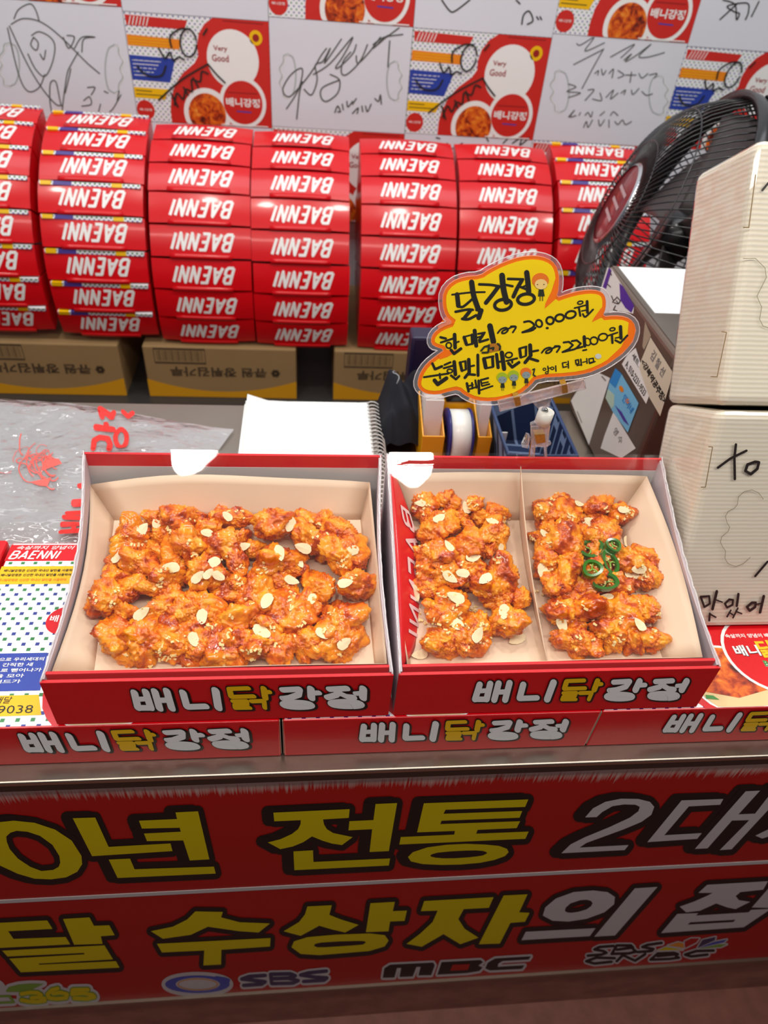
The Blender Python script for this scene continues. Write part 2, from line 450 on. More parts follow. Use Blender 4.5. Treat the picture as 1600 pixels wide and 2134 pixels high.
CR = {'A': (0, 1660, 3.478), 'B': (520, 1640, 5), 'C': (800, 1640, 5), 'D': (1120, 1620, 3.3333), 'E': (0, 1860, 2.6667),
      'F': (560, 1820, 2.857), 'G': (1060, 1800, 2.963), 'H': (0, 1940, 6.667), 'I': (320, 1990, 4), 'J': (780, 1970, 4.571), 'K': (1200, 1930, 4.706)}
def toF(c, pts):            # crop coordinates -> full frame coordinates
    x0, y0, s = CR[c]; return [(x0 + x / s, y0 + y / s) for x, y in pts]
SF = seen((0, SY, 0.5), (0, -1, 0))
YEL, WHT = 1, 2
glyphs = [
 (YEL, 1, 'A', [(527,157),(690,152),(787,365),(1235,340),(1250,395),(667,432)]),
 (YEL, 1, 'A', [(1007,175),(1283,163),(1272,115),(1435,107),(1517,455),(1375,463),(1328,318),(1065,323),(1043,268),(1310,255),(1302,226),(1028,232)]),
 (YEL, 1, 'A', [(788,457),(942,450),(975,527),(1550,508),(1563,558),(852,590)]),
 (YEL, 1, 'B', [(248,268),(1042,231),(1033,322),(765,338),(775,390),(805,440),(870,480),(1073,523),(962,605),(860,590),(760,560),(650,515),(560,575),(450,620),(320,648),(190,578),(320,545),(440,490),(505,440),(530,390),(533,346),(257,358)]),
 (YEL, 1, 'B', [(1040,357),(1290,345),(1312,178),(1537,168),(1450,668),(1250,677),(1277,440),(1030,452)]),
 (YEL, 1, 'B', [(457,672),(660,660),(665,782),(1463,745),(1450,818),(467,867)]),
 (YEL, 1, 'C', [(415,170),(1503,130),(1470,208),(640,238),(620,280),(1440,250),(1412,320),(600,352),(585,387),(1418,357),(1382,428),(975,447),(960,487),(1507,465),(1472,540),(160,600),(175,522),(730,497),(740,458),(345,473)]),
 (WHT, 1, 'D', [(330,278),(385,215),(470,170),(580,148),(700,150),(780,170),(810,205),(790,260),(720,310),(600,360),(450,415),(340,455),(290,488),(632,470),(605,505),(165,527),(230,465),(330,415),(500,345),(640,280),(700,235),(710,205),(680,190),(600,188),(520,200),(450,240),(410,276)]),
 (WHT, 1, 'D', [(1000,160),(1290,150),(1268,190),(1050,202),(880,402),(1140,387),(1108,427),(762,450)]),
 (WHT, 1, 'D', [(1445,97),(1545,92),(1395,257),(1510,252),(1640,85),(1735,82),(1347,500),(1265,505),(1470,297),(1350,300),(1180,493),(1092,497)]),
 (WHT, 1, 'D', [(1512,405),(1600,362),(1700,300),(1745,180),(1840,176),(1800,300),(1860,380),(1760,395),(1730,360),(1650,395),(1560,425)]),
 (YEL, 0, 'E', [(-70,172),(262,155),(292,202),(45,215),(75,258),(365,247),(390,288),(-10,308)]),
 (YEL, 0, 'E', [(350,147),(497,138),(522,185),(607,182),(637,237),(560,243),(570,285),(412,290)]),
 (YEL, 0, 'H', [(30,275),(1450,200),(1570,395),(535,455),(545,470),(1610,420),(1660,510),(290,575),(130,385),(1175,325),(1165,305),(105,355)]),
 (YEL, 0, 'E', [(1085,105),(1238,108),(1228,138),(1330,165),(1500,172),(1437,222),(1330,215),(1155,190),(1060,235),(905,257),(838,215),(960,190),(1040,150)]),
 (YEL, 0, 'E', [(872,285),(1503,253),(1500,300),(1230,318),(1228,400),(1130,405),(1135,322),(900,333)]),
 (YEL, 0, 'F', [(230,197),(375,190),(360,247),(430,275),(535,307),(455,352),(380,335),(300,312),(190,372),(88,345),(180,290),(215,245)]),
 (YEL, 0, 'F', [(605,178),(750,170),(738,225),(822,222),(808,283),(722,287),(712,345),(578,350)]),
 (YEL, 0, 'F', [(925,165),(1338,142),(1310,205),(1160,213),(1128,272),(1165,330),(1248,383),(1140,422),(1040,362),(910,437),(820,420),(900,360),(975,290),(1005,222),(905,225)]),
 (YEL, 0, 'F', [(1398,132),(1540,125),(1490,232),(1552,235),(1525,288),(1438,295),(1375,418),(1250,422)]),
 (WHT, 0, 'G', [(105,420),(535,398),(500,447),(78,472)]),
 (WHT, 0, 'G', [(778,152),(918,143),(655,443),(528,450)]),
 (WHT, 0, 'G', [(1225,130),(1600,108),(1570,160),(1430,175),(1400,200),(1420,225),(1490,235),(1400,280),(1350,270),(1280,245),(1180,290),(1095,300),(1055,265),(1140,235),(1220,200),(1260,180),(1170,180)]),
 (WHT, 0, 'G', [(1640,110),(1740,105),(1600,272),(1500,270)]),
 (WHT, 0, 'G', [(1040,310),(1170,305),(1155,320),(1480,300),(1495,285),(1620,278),(1450,392),(940,428)]),
]
rings = [
 (YEL, 1, 'A', [(0,185),(100,175),(250,190),(400,240),(520,320),(590,430),(595,490),(560,545),(480,585),(370,600),(250,595),(130,560),(0,500),(-80,430),(-110,350)],
              [(75,262),(120,248),(200,255),(290,285),(380,350),(430,430),(437,480),(425,510),(385,532),(300,540),(220,510),(130,450),(70,380),(50,330),(45,290)]),
 (YEL, 1, 'C', [(250,730),(300,680),(450,630),(650,603),(850,593),(1050,600),(1200,615),(1280,645),(1298,680),(1260,720),(1150,760),(1000,790),(800,808),(600,812),(400,803),(280,775)],
              [(480,715),(500,700),(560,684),(680,672),(860,662),(960,661),(1030,666),(1068,678),(1073,692),(1030,714),(960,725),(880,734),(740,743),(620,744),(540,738),(490,726)]),
 (YEL, 0, 'F', [(135,440),(150,405),(230,380),(400,365),(600,358),(690,368),(713,400),(690,435),(600,462),(450,475),(300,487),(190,480)],
              [(268,432),(275,420),(310,412),(420,405),(540,402),(572,404),(578,412),(560,424),(520,428),(450,433),(340,440),(290,441)]),
 (WHT, 0, 'G', [(210,320),(225,270),(290,215),(400,175),(520,165),(610,175),(655,205),(650,250),(590,300),(480,340),(370,357),(270,352)],
              [(345,290),(352,270),(380,245),(440,225),(480,222),(505,228),(518,243),(508,262),(480,282),(430,297),(385,303),(360,301)]),
]
m = MB()
for colr, row, c, pts in glyphs:
    P = toF(c, pts); w = 24 if row else 19
    m.stroke(SF, P, w, 0, 0.0004, closed=True)
    if row: m.stroke(SF, [(x - 13, y - 2) for x, y in P], w, 0, 0.0004, closed=True); m.flat(SF, [(x - 13, y - 2) for x, y in P], 0, 0.0004)
    m.flat(SF, P, colr, 0.0008)
for colr, row, c, o_, i_ in rings:
    O_, I_ = toF(c, o_), toF(c, i_); w = 24 if row else 19
    for Q in (O_, I_):
        m.stroke(SF, Q, w, 0, 0.0004, closed=True)
        if row and Q is O_: m.stroke(SF, [(x - 13, y - 2) for x, y in Q], w, 0, 0.0004, closed=True)
    m.ring(SF, O_, I_, colr, 0.0008)
m.flat(SF, toF('G', [(1120,362),(1400,346),(1385,360),(1105,376)]), 0, 0.0010)
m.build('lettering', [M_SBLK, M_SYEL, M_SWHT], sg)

# broadcaster and farm logos along the bottom edge
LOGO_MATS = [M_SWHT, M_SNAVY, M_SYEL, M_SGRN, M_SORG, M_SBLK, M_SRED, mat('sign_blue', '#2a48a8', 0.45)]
m = MB()
S365 = [[(300,875),(420,855),(520,860),(570,890),(530,920),(440,930)], [(530,920),(620,940),(620,970),(520,985),(400,980),(300,960)],
        [(800,800),(720,820),(660,880),(680,930),(780,945),(920,930),(930,880),(840,855),(740,870)], [(1220,815),(1010,820),(1000,880),(1150,865),(1290,890),(1310,920),(1200,945),(1030,935)]]
leaf = [(80,830),(120,780),(250,745),(420,730),(610,735),(520,780),(420,830),(250,850),(90,850)]
for st in S365:
    P = toF('H', st); m.stroke(SF, P, 24, 0, .0003); m.stroke(SF, P, 12.5, 3, .0006); m.stroke(SF, P, 8, 2, .0009)
P = toF('H', leaf); m.stroke(SF, P, 13, 0, .0003, closed=True); m.flat(SF, P, 3, .0006)
m.stroke(SF, toF('H', [(0,1000),(190,990)]), 16, 0, .0003); m.stroke(SF, toF('H', [(-60,800),(0,900)]), 40, 0, .0003)
m.stroke(SF, toF('H', [(-40,910),(130,905),(190,990),(-20,1000)]), 5, 3, .0006)
m.build('logo', LOGO_MATS, sg); m = MB()
ro, ri, rm = ell(365, 245, 270, 74), ell(368, 245, 185, 55), ell(368, 246, 165, 46)
m.stroke(SF, toF('I', ro), 15, 0, .0003, closed=True); m.ring(SF, toF('I', ro), toF('I', ri), 7, .0006); m.flat(SF, toF('I', ri), 0, .0004)
m.stroke(SF, toF('I', rm), 1.6, 4, .0007, closed=True)
m.stroke(SF, toF('I', [(520,195),(590,205),(620,215)]), 9, 7, .0007)
m.build('logo', LOGO_MATS, sg); m = MB()
SBS = [[(930,172),(800,180),(735,202),(850,215),(930,225),(900,245),(750,255)], [(975,165),(985,240)], [(975,162),(1140,158),(1180,175),(1120,195),(985,200)], [(1120,195),(1205,215),(1160,236),(985,240)],
       [(1440,135),(1290,150),(1225,168),(1340,185),(1445,192),(1420,212),(1250,222)]]
for st in SBS: m.stroke(SF, toF('I', st), 16, 0, .0003)
for st in SBS: m.stroke(SF, toF('I', st), 7.5, 1, .0006)
m.build('logo', LOGO_MATS, sg); m = MB()
mbc = [[(80,310),(95,220),(150,185),(560,165),(575,190),(540,285),(420,287),(440,205),(400,207),(365,297),(240,302),(255,215),(215,218),(190,307)],
       [(640,160),(1010,140),(1035,160),(990,195),(1030,210),(1000,245),(880,265),(600,280)], [(1490,105),(1470,135),(1220,150),(1180,175),(1175,205),(1430,190),(1405,225),(1100,240),(1055,220),(1080,165),(1150,125)]]
for p in mbc:
    P = toF('J', p); m.stroke(SF, P, 9, 0, .0003, closed=True); m.flat(SF, P, 5, .0006)
m.flat(SF, toF('J', [(745,185),(910,178),(890,235),(720,243)]), 6, .0009)
m.build('logo', LOGO_MATS, sg); m = MB()
CN = [[(370,195),(230,205),(180,230),(270,245),(300,262),(250,280),(115,290)], [(400,190),(350,275)], [(400,190),(540,190),(560,210),(400,232)], [(560,225),(590,250),(520,268),(360,272)], [(840,165),(700,185),(650,205),(760,225),(740,245),(600,255)],
      [(380,315),(200,310),(100,345),(180,368),(350,350)], [(400,345),(460,285),(580,340),(680,275)], [(730,330),(800,270)], [(800,268),(960,262),(1000,275),(800,295)], [(980,295),(1010,310),(920,322),(730,330)], [(1350,240),(1180,245),(1070,280),(1130,298),(1290,280)]]
for st in CN: m.stroke(SF, toF('K', st), 12, 0, .0003)
for st in CN: m.stroke(SF, toF('K', st), 5.5, 5, .0006)
for colr, p in ((2, [(800,240),(880,205),(1050,232)]), (4, [(900,190),(1000,158),(1055,170),(1060,215)]), (6, [(1070,215),(1065,150),(1130,120),(1210,120),(1180,160)]),
                (1, [(1190,215),(1240,135),(1370,105),(1360,140)]), (7, [(1200,215),(1350,155),(1480,130),(1450,160)]), (3, [(1190,222),(1400,178),(1480,178),(1420,205)])):
    P = toF('K', p); m.stroke(SF, P, 5, 0, .0003, closed=True); m.flat(SF, P, colr, .0006)
m.build('logo', LOGO_MATS, sg)

# ------------------------------------------------------------------ boards covering the back wall
WY = 1.434
M_DOTW = dotted('dotted_print_wall', (0, 2), pitch=0.0105, size=0.135)
M_WBOARD = mat('white_board', '#dfe2eb', 0.35, 0.5, 0.2, var=0.03, vscale=6)
M_RED2 = mat('faded_red_print', '#cf2a22', 0.4)
def chick_print(name):
    m = mat(name, '#c8500c', 0.45)
    nt = m.node_tree; b = nt.nodes['Principled BSDF']
    tc = nt.nodes.new('ShaderNodeTexCoord'); nz = nt.nodes.new('ShaderNodeTexNoise'); nz.inputs['Scale'].default_value = 75; nz.inputs['Detail'].default_value = 5; nz.inputs['Distortion'].default_value = 0.6
    nt.links.new(tc.outputs['Object'], nz.inputs['Vector'])
    cr = nt.nodes.new('ShaderNodeValToRGB'); e = cr.color_ramp.elements
    e[0].position = 0.32; e[0].color = lin('#4a1608'); e[1].position = 0.72; e[1].color = lin('#f0a040')
    for p, c in ((0.42, '#a83008'), (0.52, '#d85a10'), (0.62, '#e87818')):
        q = e.new(p); q.color = lin(c)
    nt.links.new(nz.outputs['Fac'], cr.inputs[0]); nt.links.new(cr.outputs[0], b.inputs['Base Color'])
    return m
M_CHPRINT = chick_print('chicken_photo_print')
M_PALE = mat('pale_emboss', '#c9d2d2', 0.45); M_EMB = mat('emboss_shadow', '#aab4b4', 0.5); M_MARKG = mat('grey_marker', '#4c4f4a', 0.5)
BM = [M_WBOARD, M_RED2, M_ORGP, M_BLUEP, M_YELP, M_DOTW, M_CHPRINT, M_DARKRED, M_MARK, M_WHITEP, M_PALE, M_EMB, M_MARKG]

def board_frame(x0, zt):
    return lambda x, y, off=0.0: Vector((x0 + x, WY - off, zt - y))
def board_slab(x0, x1, z0, z1, name, label, cat, mi):
    t = thing(name, label, cat, ((x0 + x1) / 2, WY + 0.008, z0), 'sign boards covering the back wall')
    m = MB(); m.box((x0 + .0006, WY, z0 + .0006), (x1 - .0006, WY + 0.0155, z1 - .0006), 0)
    m.build('panel', [M_WBOARD if mi == 0 else M_DOTW], t)
    return t
def oc(cx, cy, r, n=36): return [(cx + r * math.cos(2 * math.pi * i / n), cy + r * math.sin(2 * math.pi * i / n)) for i in range(n)]

SCRIB = [ell(1075, 312, 40, 72, 18, 0.25) , [(985,335),(990,280),(1045,242),(1100,240)], [(790,430),(830,478),(900,480),(935,430)], [(920,340),(940,390),(970,360),(980,400),(1010,385),(1035,398)],
         [(860,605),(1000,500),(1150,420)], [(1150,420),(1180,470),(1215,515)], [(935,630),(960,570),(985,600),(1010,550),(1040,560),(1050,500),(1090,510),(1110,460),(1140,470)], [(1160,270),(1185,240)], [(930,570),(950,640)],[(1000,540),(1015,580)],[(1060,490),(1075,540)]]
def printed_board(x0, x1, z0, z1, label, scrib=None):
    t = board_slab(x0, x1, z0, z1, 'printed_board', label, 'printed board', 1)
    Wd, H = x1 - x0, z1 - z0
    fr0 = board_frame(x0, z1)
    fr = lambda u, v, off=0.0: fr0(u * Wd, v * H, off)
    k = Wd / H
    def circ(cx, cy, r, n=36, a0=0, a1=2 * math.pi):
        return [(cx + r * math.cos(a0 + (a1 - a0) * i / n), cy + r * k * math.sin(a0 + (a1 - a0) * i / n)) for i in range(n)]
    def clip(p): return [(min(max(x, .001), .998), min(max(y, .003), .997)) for x, y in p]
    m = MB()
    m.flat(fr, [(.01,.025),(.435,.04),(.41,.12),(.015,.115)], 1)
    for i in range(6): m.stroke(fr, [(.03 + i * .024, .11), (.05 + i * .024, .035)], .006, 9, .0005, 'butt')
    m.flat(fr, [(.005,.195),(.375,.21),(.36,.30),(.005,.29)], 2)
    m.flat(fr, [(.003,.375),(.325,.385),(.27,.61),(.003,.60)], 3)
    m.flat(fr, [(.003,.67),(.25,.675),(.22,.775),(.003,.77)], 4)
    for a, b in ((.70, .13), (.735, .2)): m.stroke(fr, [(.015, a), (b, a + .003)], .008, 8, .0005, 'butt')
    for i in range(5): m.stroke(fr, [(.02, .42 + i * .034), (.22 - .02 * i, .422 + i * .034)], .007, 5, .0005, 'butt')
    for i in range(3): m.stroke(fr, [(.02, .222 + i * .026), (.3, .228 + i * .026)], .006, 4, .0005, 'butt')
    m.flat(fr, circ(.068, .885, .065), 1); put_text(m, fr, '배니강정', [(.025,.895),(.112,.895),(.112,.87),(.025,.87)], 9, .0006)
    m.flat(fr, [(.999,.002),(.61,.002),(.55,.06),(.505,.15),(.487,.25),(.49,.34),(.46,.41),(.37,.51),(.305,.62),(.265,.75),(.25,.87),(.25,.998),(.999,.998)], 1)
    m.flat(fr, circ(.735, .36, .185), 9, .0006)
    m.flat(fr, clip(circ(.52, .89, .172)), 9, .0006); m.flat(fr, clip(circ(.52, .89, .138)), 6, .0010)
    m.flat(fr, clip(circ(.79, .76, .172)), 9, .0009); m.flat(fr, circ(.79, .76, .145), 1, .0012)
    m.flat(fr, circ(.905, .15, .047, 14), 4, .0006); m.flat(fr, circ(.905, .15, .024, 14), 7, .0009)
    put_text(m, fr, 'Very', [(.60,.30),(.70,.30),(.70,.24),(.60,.24)], 7, .0009, .02); put_text(m, fr, 'Good', [(.585,.385),(.705,.385),(.705,.32),(.585,.32)], 7, .0009, .02)
    put_text(m, fr, '배니강정', [(.665,.80),(.915,.80),(.915,.715),(.665,.715)], 9, .0015, .03)
    m.stroke(fr, [(.68,.665),(.90,.665)], .01, 7, .0014, 'butt'); m.stroke(fr, [(.74,.845),(.85,.85)], .012, 3, .0014, 'butt')
    m.stroke(fr, [(.68,.02),(.96,.025)], .01, 7, .0006, 'butt'); m.stroke(fr, [(.62,.985),(.97,.985)], .01, 9, .0014, 'butt')
    m.build('print', BM, t)
    if scrib is not None:
        S0 = seen((0, WY, 1), (0, -1, 0), 560, 0, 2.58)
        sh = Vector((x0 - scrib[0], 0, z1 - scrib[1]))
        m = MB()
        for st in SCRIB: m.stroke(lambda x, y, off=0.0: S0(x, y, off) + sh, curvy(st), 9, 0, .0022)
        m.build('marker_writing', [M_MARK], t)
    return t
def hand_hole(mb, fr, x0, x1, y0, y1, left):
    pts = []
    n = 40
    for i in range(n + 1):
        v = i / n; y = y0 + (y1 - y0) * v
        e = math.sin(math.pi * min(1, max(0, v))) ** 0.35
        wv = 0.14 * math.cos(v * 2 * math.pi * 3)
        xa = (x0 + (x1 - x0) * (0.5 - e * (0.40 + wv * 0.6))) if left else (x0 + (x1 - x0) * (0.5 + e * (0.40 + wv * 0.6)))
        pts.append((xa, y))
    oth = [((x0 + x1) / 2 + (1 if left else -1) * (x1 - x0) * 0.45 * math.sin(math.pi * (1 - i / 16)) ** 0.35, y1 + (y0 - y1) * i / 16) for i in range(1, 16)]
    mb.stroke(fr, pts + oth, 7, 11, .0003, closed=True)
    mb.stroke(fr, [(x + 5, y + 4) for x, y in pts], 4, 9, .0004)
def white_board(x0, x1, z0, z1, label, crop=None, strokes=(), w=9, mi=8, holes=()):
    t = board_slab(x0, x1, z0, z1, 'white_board', label, 'white board', 0)
    if crop:
        S0 = seen((0, WY, 1), (0, -1, 0), *crop)
        if holes:
            for h in holes:
                m = MB(); hand_hole(m, S0, *h); m.build('hand_hole_outline', BM, t)
        m = MB()
        for st in strokes: m.stroke(S0, curvy(st), w, mi, .0006)
        m.build('marker_writing', BM, t)
    return t
CX = [-0.672, -0.376, -0.088, 0.208, 0.504, 0.803, 1.10]
ZB = [onY(200, 11, WY).z, onY(400, 33.5, WY).z, onY(700, 45, WY).z, onY(1000, 68, WY).z, onY(1290, 80, WY).z, onY(1520, 103, WY).z]
ZA = [onY(130, 247, WY).z, onY(430, 260, WY).z, onY(700, 271, WY).z, onY(980, 285, WY).z, onY(1230, 299, WY).z, onY(1520, 103, WY).z - 0.2]
C4, C5, C6 = (0, 0, 2.58), (560, 0, 2.58), (1100, 0, 3.2)
FACE = [[(40,150),(100,400),(150,490),(210,470),(240,400)], [(50,140),(150,350),(230,480),(300,560),(330,565)], [(60,130),(120,100),(200,110),(270,150),(350,220),(400,270),(470,340),(535,395)], [(75,100),(100,50),(160,20),(190,50),(210,110)],
        [(150,290),(190,370),(240,410),(280,340),(295,250),(270,200),(210,170),(170,190)], [(180,200),(165,240),(195,270),(205,230),(180,200)], [(215,290),(235,320),(245,270)], [(340,200),(370,260),(400,200),(360,190)], [(400,260),(440,200),(510,200),(450,210),(440,280)],
        [(290,640),(270,560),(270,450),(300,440),(320,530),(330,570)], [(330,640),(340,540),(360,400),(380,350),(420,280)], [(350,500),(370,420),(380,370)], [(470,470),(510,470),(490,510)], [(450,540),(480,520),(490,560),(440,570)], [(560,490),(580,500)], [(530,600),(540,560)], [(650,510),(610,580),(590,600)], [(640,490),(630,540)]]
SIG = [[(95,585),(160,480),(180,370),(120,400),(75,480),(110,520),(180,450),(240,370),(280,300),(310,260)], [(150,640),(165,500),(180,440)], [(190,480),(230,510),(260,430),(250,350),(290,330),(330,260),(300,340),(390,210)], [(240,400),(330,340),(450,200),(400,300),(360,360),(380,360),(450,290),(470,240)],
       [(380,430),(290,470),(280,520),(310,545),(370,500),(380,430),(330,400)], [(440,280),(400,330),(390,390),(420,400),(490,330),(530,240)], [(470,300),(480,340),(540,280),(600,200),(560,260),(640,190),(590,230),(700,150)], [(560,240),(620,200),(720,185)], [(650,220),(640,360)]]
SIGT = [[(355,605),(370,570),(385,600),(370,600)], [(395,560),(400,590)], [(420,545),(425,575),(450,545)], [(450,560),(470,530)], [(450,610),(480,580),(475,610)], [(500,570),(505,600)], [(520,570),(530,600),(550,560)], [(570,530),(590,545),(600,510),(605,560)]]
NOTE = [[(325,290),(350,300),(440,250),(380,340),(510,285)], [(305,430),(500,330)], [(505,325),(440,440),(360,590)], [(550,380),(710,295),(620,385)], [(640,400),(690,360),(650,410),(720,370),(820,295),(740,375),(800,380),(910,350)],
        [(445,490),(470,470),(465,500)], [(490,460),(500,500),(520,470)], [(540,490),(570,460),(560,520)], [(600,470),(640,500),(600,520)], [(650,500),(720,500)], [(690,480),(680,550)], [(740,490),(760,520),(800,490)], [(810,500),(860,490),(840,520)],
        [(270,560),(320,580),(260,610),(350,620),(270,650)], [(400,600),(440,600),(380,670)], [(430,660),(490,670),(480,620)], [(520,650),(570,600),(550,660),(600,620)], [(620,620),(650,600),(640,630)], [(690,600),(700,630),(740,590)], [(760,610),(790,635),(830,625)],
        [(270,780),(310,735),(280,780),(320,770)], [(340,770),(350,750)], [(380,770),(400,750),(420,780),(430,745)], [(480,770),(510,745)], [(550,770),(570,745),(600,770)], [(370,850),(390,810),(400,850),(430,800)], [(470,800),(480,840),(510,800)], [(540,800),(540,850)], [(580,810),(600,830),(630,800),(650,830),(690,810)]]
TOPR = [[(1300,0),(1380,30),(1390,130),(1410,90),(1380,80),(1330,40),(1460,20),(1470,80),(1450,130)], [(1280,130),(1400,20)], [(1540,10),(1490,110)]]
TOPM = [[(930,0),(970,55),(1000,60),(1080,0)], [(1330,0),(1350,20)], [(1360,130),(1370,80),(1400,60),(1420,110),(1390,130)], [(1440,90),(1450,105)], [(1458,90),(1466,105)]]
LOWM = [[(810,760),(830,790),(850,770)], [(900,740),(920,745)], [(940,790),(960,770)], [(985,800),(1040,770)], [(1170,740),(1180,760)], [(1260,770),(1290,740)], [(1310,770),(1360,740),(1350,780),(1400,740)], [(1090,800),(1130,800)]]
ref = (CX[3], ZB[3])
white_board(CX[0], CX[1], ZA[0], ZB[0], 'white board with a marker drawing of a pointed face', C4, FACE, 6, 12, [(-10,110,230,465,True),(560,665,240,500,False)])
printed_board(CX[1], CX[2], ZA[1], ZB[1], 'printed board with marker scribbles, beside the drawn pointed face', ref)
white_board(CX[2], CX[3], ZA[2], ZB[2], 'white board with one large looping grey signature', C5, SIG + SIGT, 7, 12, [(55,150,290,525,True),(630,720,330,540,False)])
printed_board(CX[3], CX[4], ZA[3], ZB[3], 'printed board with marker scribbles, between the looping signature and the handwritten note', ref)
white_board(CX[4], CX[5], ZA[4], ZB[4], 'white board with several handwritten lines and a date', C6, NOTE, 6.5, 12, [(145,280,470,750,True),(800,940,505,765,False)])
printed_board(CX[5], CX[6], ZA[5], ZB[5], 'printed board partly hidden behind the black fan', ref)
D = 0.2
printed_board(CX[0], CX[1], ZB[0], ZB[0] + D, 'printed board directly above the drawn pointed face')
white_board(CX[1], CX[2], ZB[1], ZB[1] + D, 'blank white board in the top row, above a scribbled printed board')
printed_board(CX[2], CX[3], ZB[2], ZB[2] + D, 'printed board directly above the large looping signature')
white_board(CX[3], CX[4], ZB[3], ZB[3] + D, 'white board with a small marker squiggle, in the top row', C5, TOPM, 8)
printed_board(CX[4], CX[5], ZB[4], ZB[4] + D, 'printed board directly above the handwritten note with a date')
white_board(CX[5], CX[6], ZB[5], ZB[5] + D, 'white board with bold black strokes, top row above the fan', C6, TOPR, 9)
printed_board(CX[0], CX[1], ZA[0] - D, ZA[0], 'printed board just under the drawn pointed face')
white_board(CX[1], CX[2], ZA[1] - D, ZA[1], 'blank white board half hidden behind the red box stacks')
printed_board(CX[2], CX[3], ZA[2] - D, ZA[2], 'printed board just under the large looping signature')
white_board(CX[3], CX[4], ZA[3] - D, ZA[3], 'white board with small black writing along its top, above the red boxes', C5, LOWM, 7)
printed_board(CX[4], CX[5], ZA[4] - D, ZA[4], 'printed board just under the handwritten note with a date')
white_board(CX[5], CX[6], ZA[5] - D, ZA[5], 'blank white board low on the wall behind the black fan')

# ------------------------------------------------------------------ low table and brown cartons behind the counter
M_DARK = mat('dark_metal', '#4a4846', 0.45, 0.5, 0, 0.6)
t = thing('back_table', 'dark steel low table under the brown cartons', 'table', (0, 1.22, 0))
m = MB(); m.box((-1.35, 1.03, 0.505), (1.35, 1.445, 0.54)); m.build('table_top', M_DARK, t)
for x in (-1.3, 1.3):
    for y in (1.06, 1.41):
        m = MB(); m.box((x - .02, y - .02, 0), (x + .02, y + .02, 0.505)); m.build('leg', M_DARK, t)
M_CARD = mat('kraft_card', '#9a7d55', 0.65, 0.3, var=0.08, vscale=12)
M_CYEL = mat('carton_yellow', '#d99a12', 0.5); M_CINK = mat('carton_ink', '#4a3a28', 0.6)
CY = 1.085
def carton(x0, x1, label):
    t = thing('brown_carton', label, 'carton', ((x0 + x1) / 2, 1.25, 0.54), 'brown flour cartons under the stacks')
    m = MB(); m.box((x0, CY, 0.54), (x1, 1.43, 0.666)); bevel(m.build('body', M_CARD, t), 0.003)
    Wd = x1 - x0; fr = lambda x, y, off=0.0: Vector((x0 + x * Wd, CY - off, 0.54 + y))
    m = MB()
    n = 20; top = [(1 - i / n, 0.016 + 0.03 * abs(1 - 2 * i / n) ** 2.0) for i in range(n + 1)]
    for i in range(n): m.flat(fr, [(1 - i / n, .001), (1 - (i + 1) / n, .001), top[i + 1], top[i]][::-1], 0)
    put_text(m, fr, '큐원 장튀김가루', [(.80,.078),(.16,.078),(.16,.054),(.80,.054)], 1, .0005, .03)
    for k in range(6):
        a = k * math.pi / 3
        m.flat(fr, [(.86 + .018 * math.cos(a) + .014 * math.cos(a + i), .066 + .006 * math.sin(a) + .0045 * math.sin(a + i)) for i in range(7)], 1, .0005)
    m.stroke(fr, [(.07,.087),(.07,.121),(.40,.121),(.40,.087)], .004, 1, .0004, closed=True)
    for k in range(22): m.stroke(fr, [(.09 + k * .0138, .092), (.09 + k * .0138, .117)], (.003, .006, .002)[k % 3], 1, .0005, 'butt')
    m.build('carton_print', [M_CYEL, M_CINK], t)
    return t
carton(-0.742, -0.4126, 'brown flour carton below the first and second red stacks')
carton(-0.362, -0.034, 'brown flour carton below the third red stack, behind the notebook')
carton(0.05, 0.378, 'brown flour carton behind the dark jacket')
carton(0.45, 0.778, 'brown flour carton hidden mostly behind the price sign and till box')

# ------------------------------------------------------------------ seven fanned stacks of red takeout boxes
FC = Vector((0, 1.673 - 0.316, 0.769)); RHO = 0.2725; PH0 = 1.4535; DPH = 0.22535
M_EDGE = dotted('dotted_print_edge', (0, 2), pitch=0.009, size=0.2)
BW = 0.1955
def takeout_box():
    h0, h1 = 0.0288, 0.0056
    def face(x, z, off=0.0):   # front face bows out slightly
        return Vector((x, -0.004 * (1 - (2 * x / BW) ** 2) - 0.002 * (1 - (z / h0) ** 2) - off, z))
    t = thing('takeout_box', '', 'takeout box', (0, 0, 0))
    m = MB()
    n, k = 10, 4
    m.grid(lambda u, v: face((u - .5) * BW, (v - .5) * 2 * h0), n, k, 0)
    dp = 0.20
    m.add([(-BW/2, 0, -h0), (BW/2, 0, -h0), (BW/2, dp, -h1), (-BW/2, dp, -h1), (-BW/2, 0, h0), (BW/2, 0, h0), (BW/2, dp, h1), (-BW/2, dp, h1)],
          [(3, 2, 1, 0), (4, 5, 6, 7), (1, 2, 6, 5), (2, 3, 7, 6), (3, 0, 4, 7)], 0)
    m.build('carton', [M_RED], t)
    m = MB()                                  # tuck flap hanging over the lower edge
    m.grid(lambda u, v: face((u - .5) * BW * 0.62, -h0 - 0.004 + v * 0.009, 0.0040), 8, 1, 0)
    solidify(m.build('tuck_flap', [M_RED], t), 0.0008)
    m = MB()
    caps(m, lambda x, y, off=0.0: face(-x, -y, off), 'BAENNI', -0.064, -0.015, 0.030, 0.112, 0, 0.32, 0.185, 0.5, .0006)
    m.build('lettering', [M_WHITEP], t)
    return t
box0 = takeout_box()
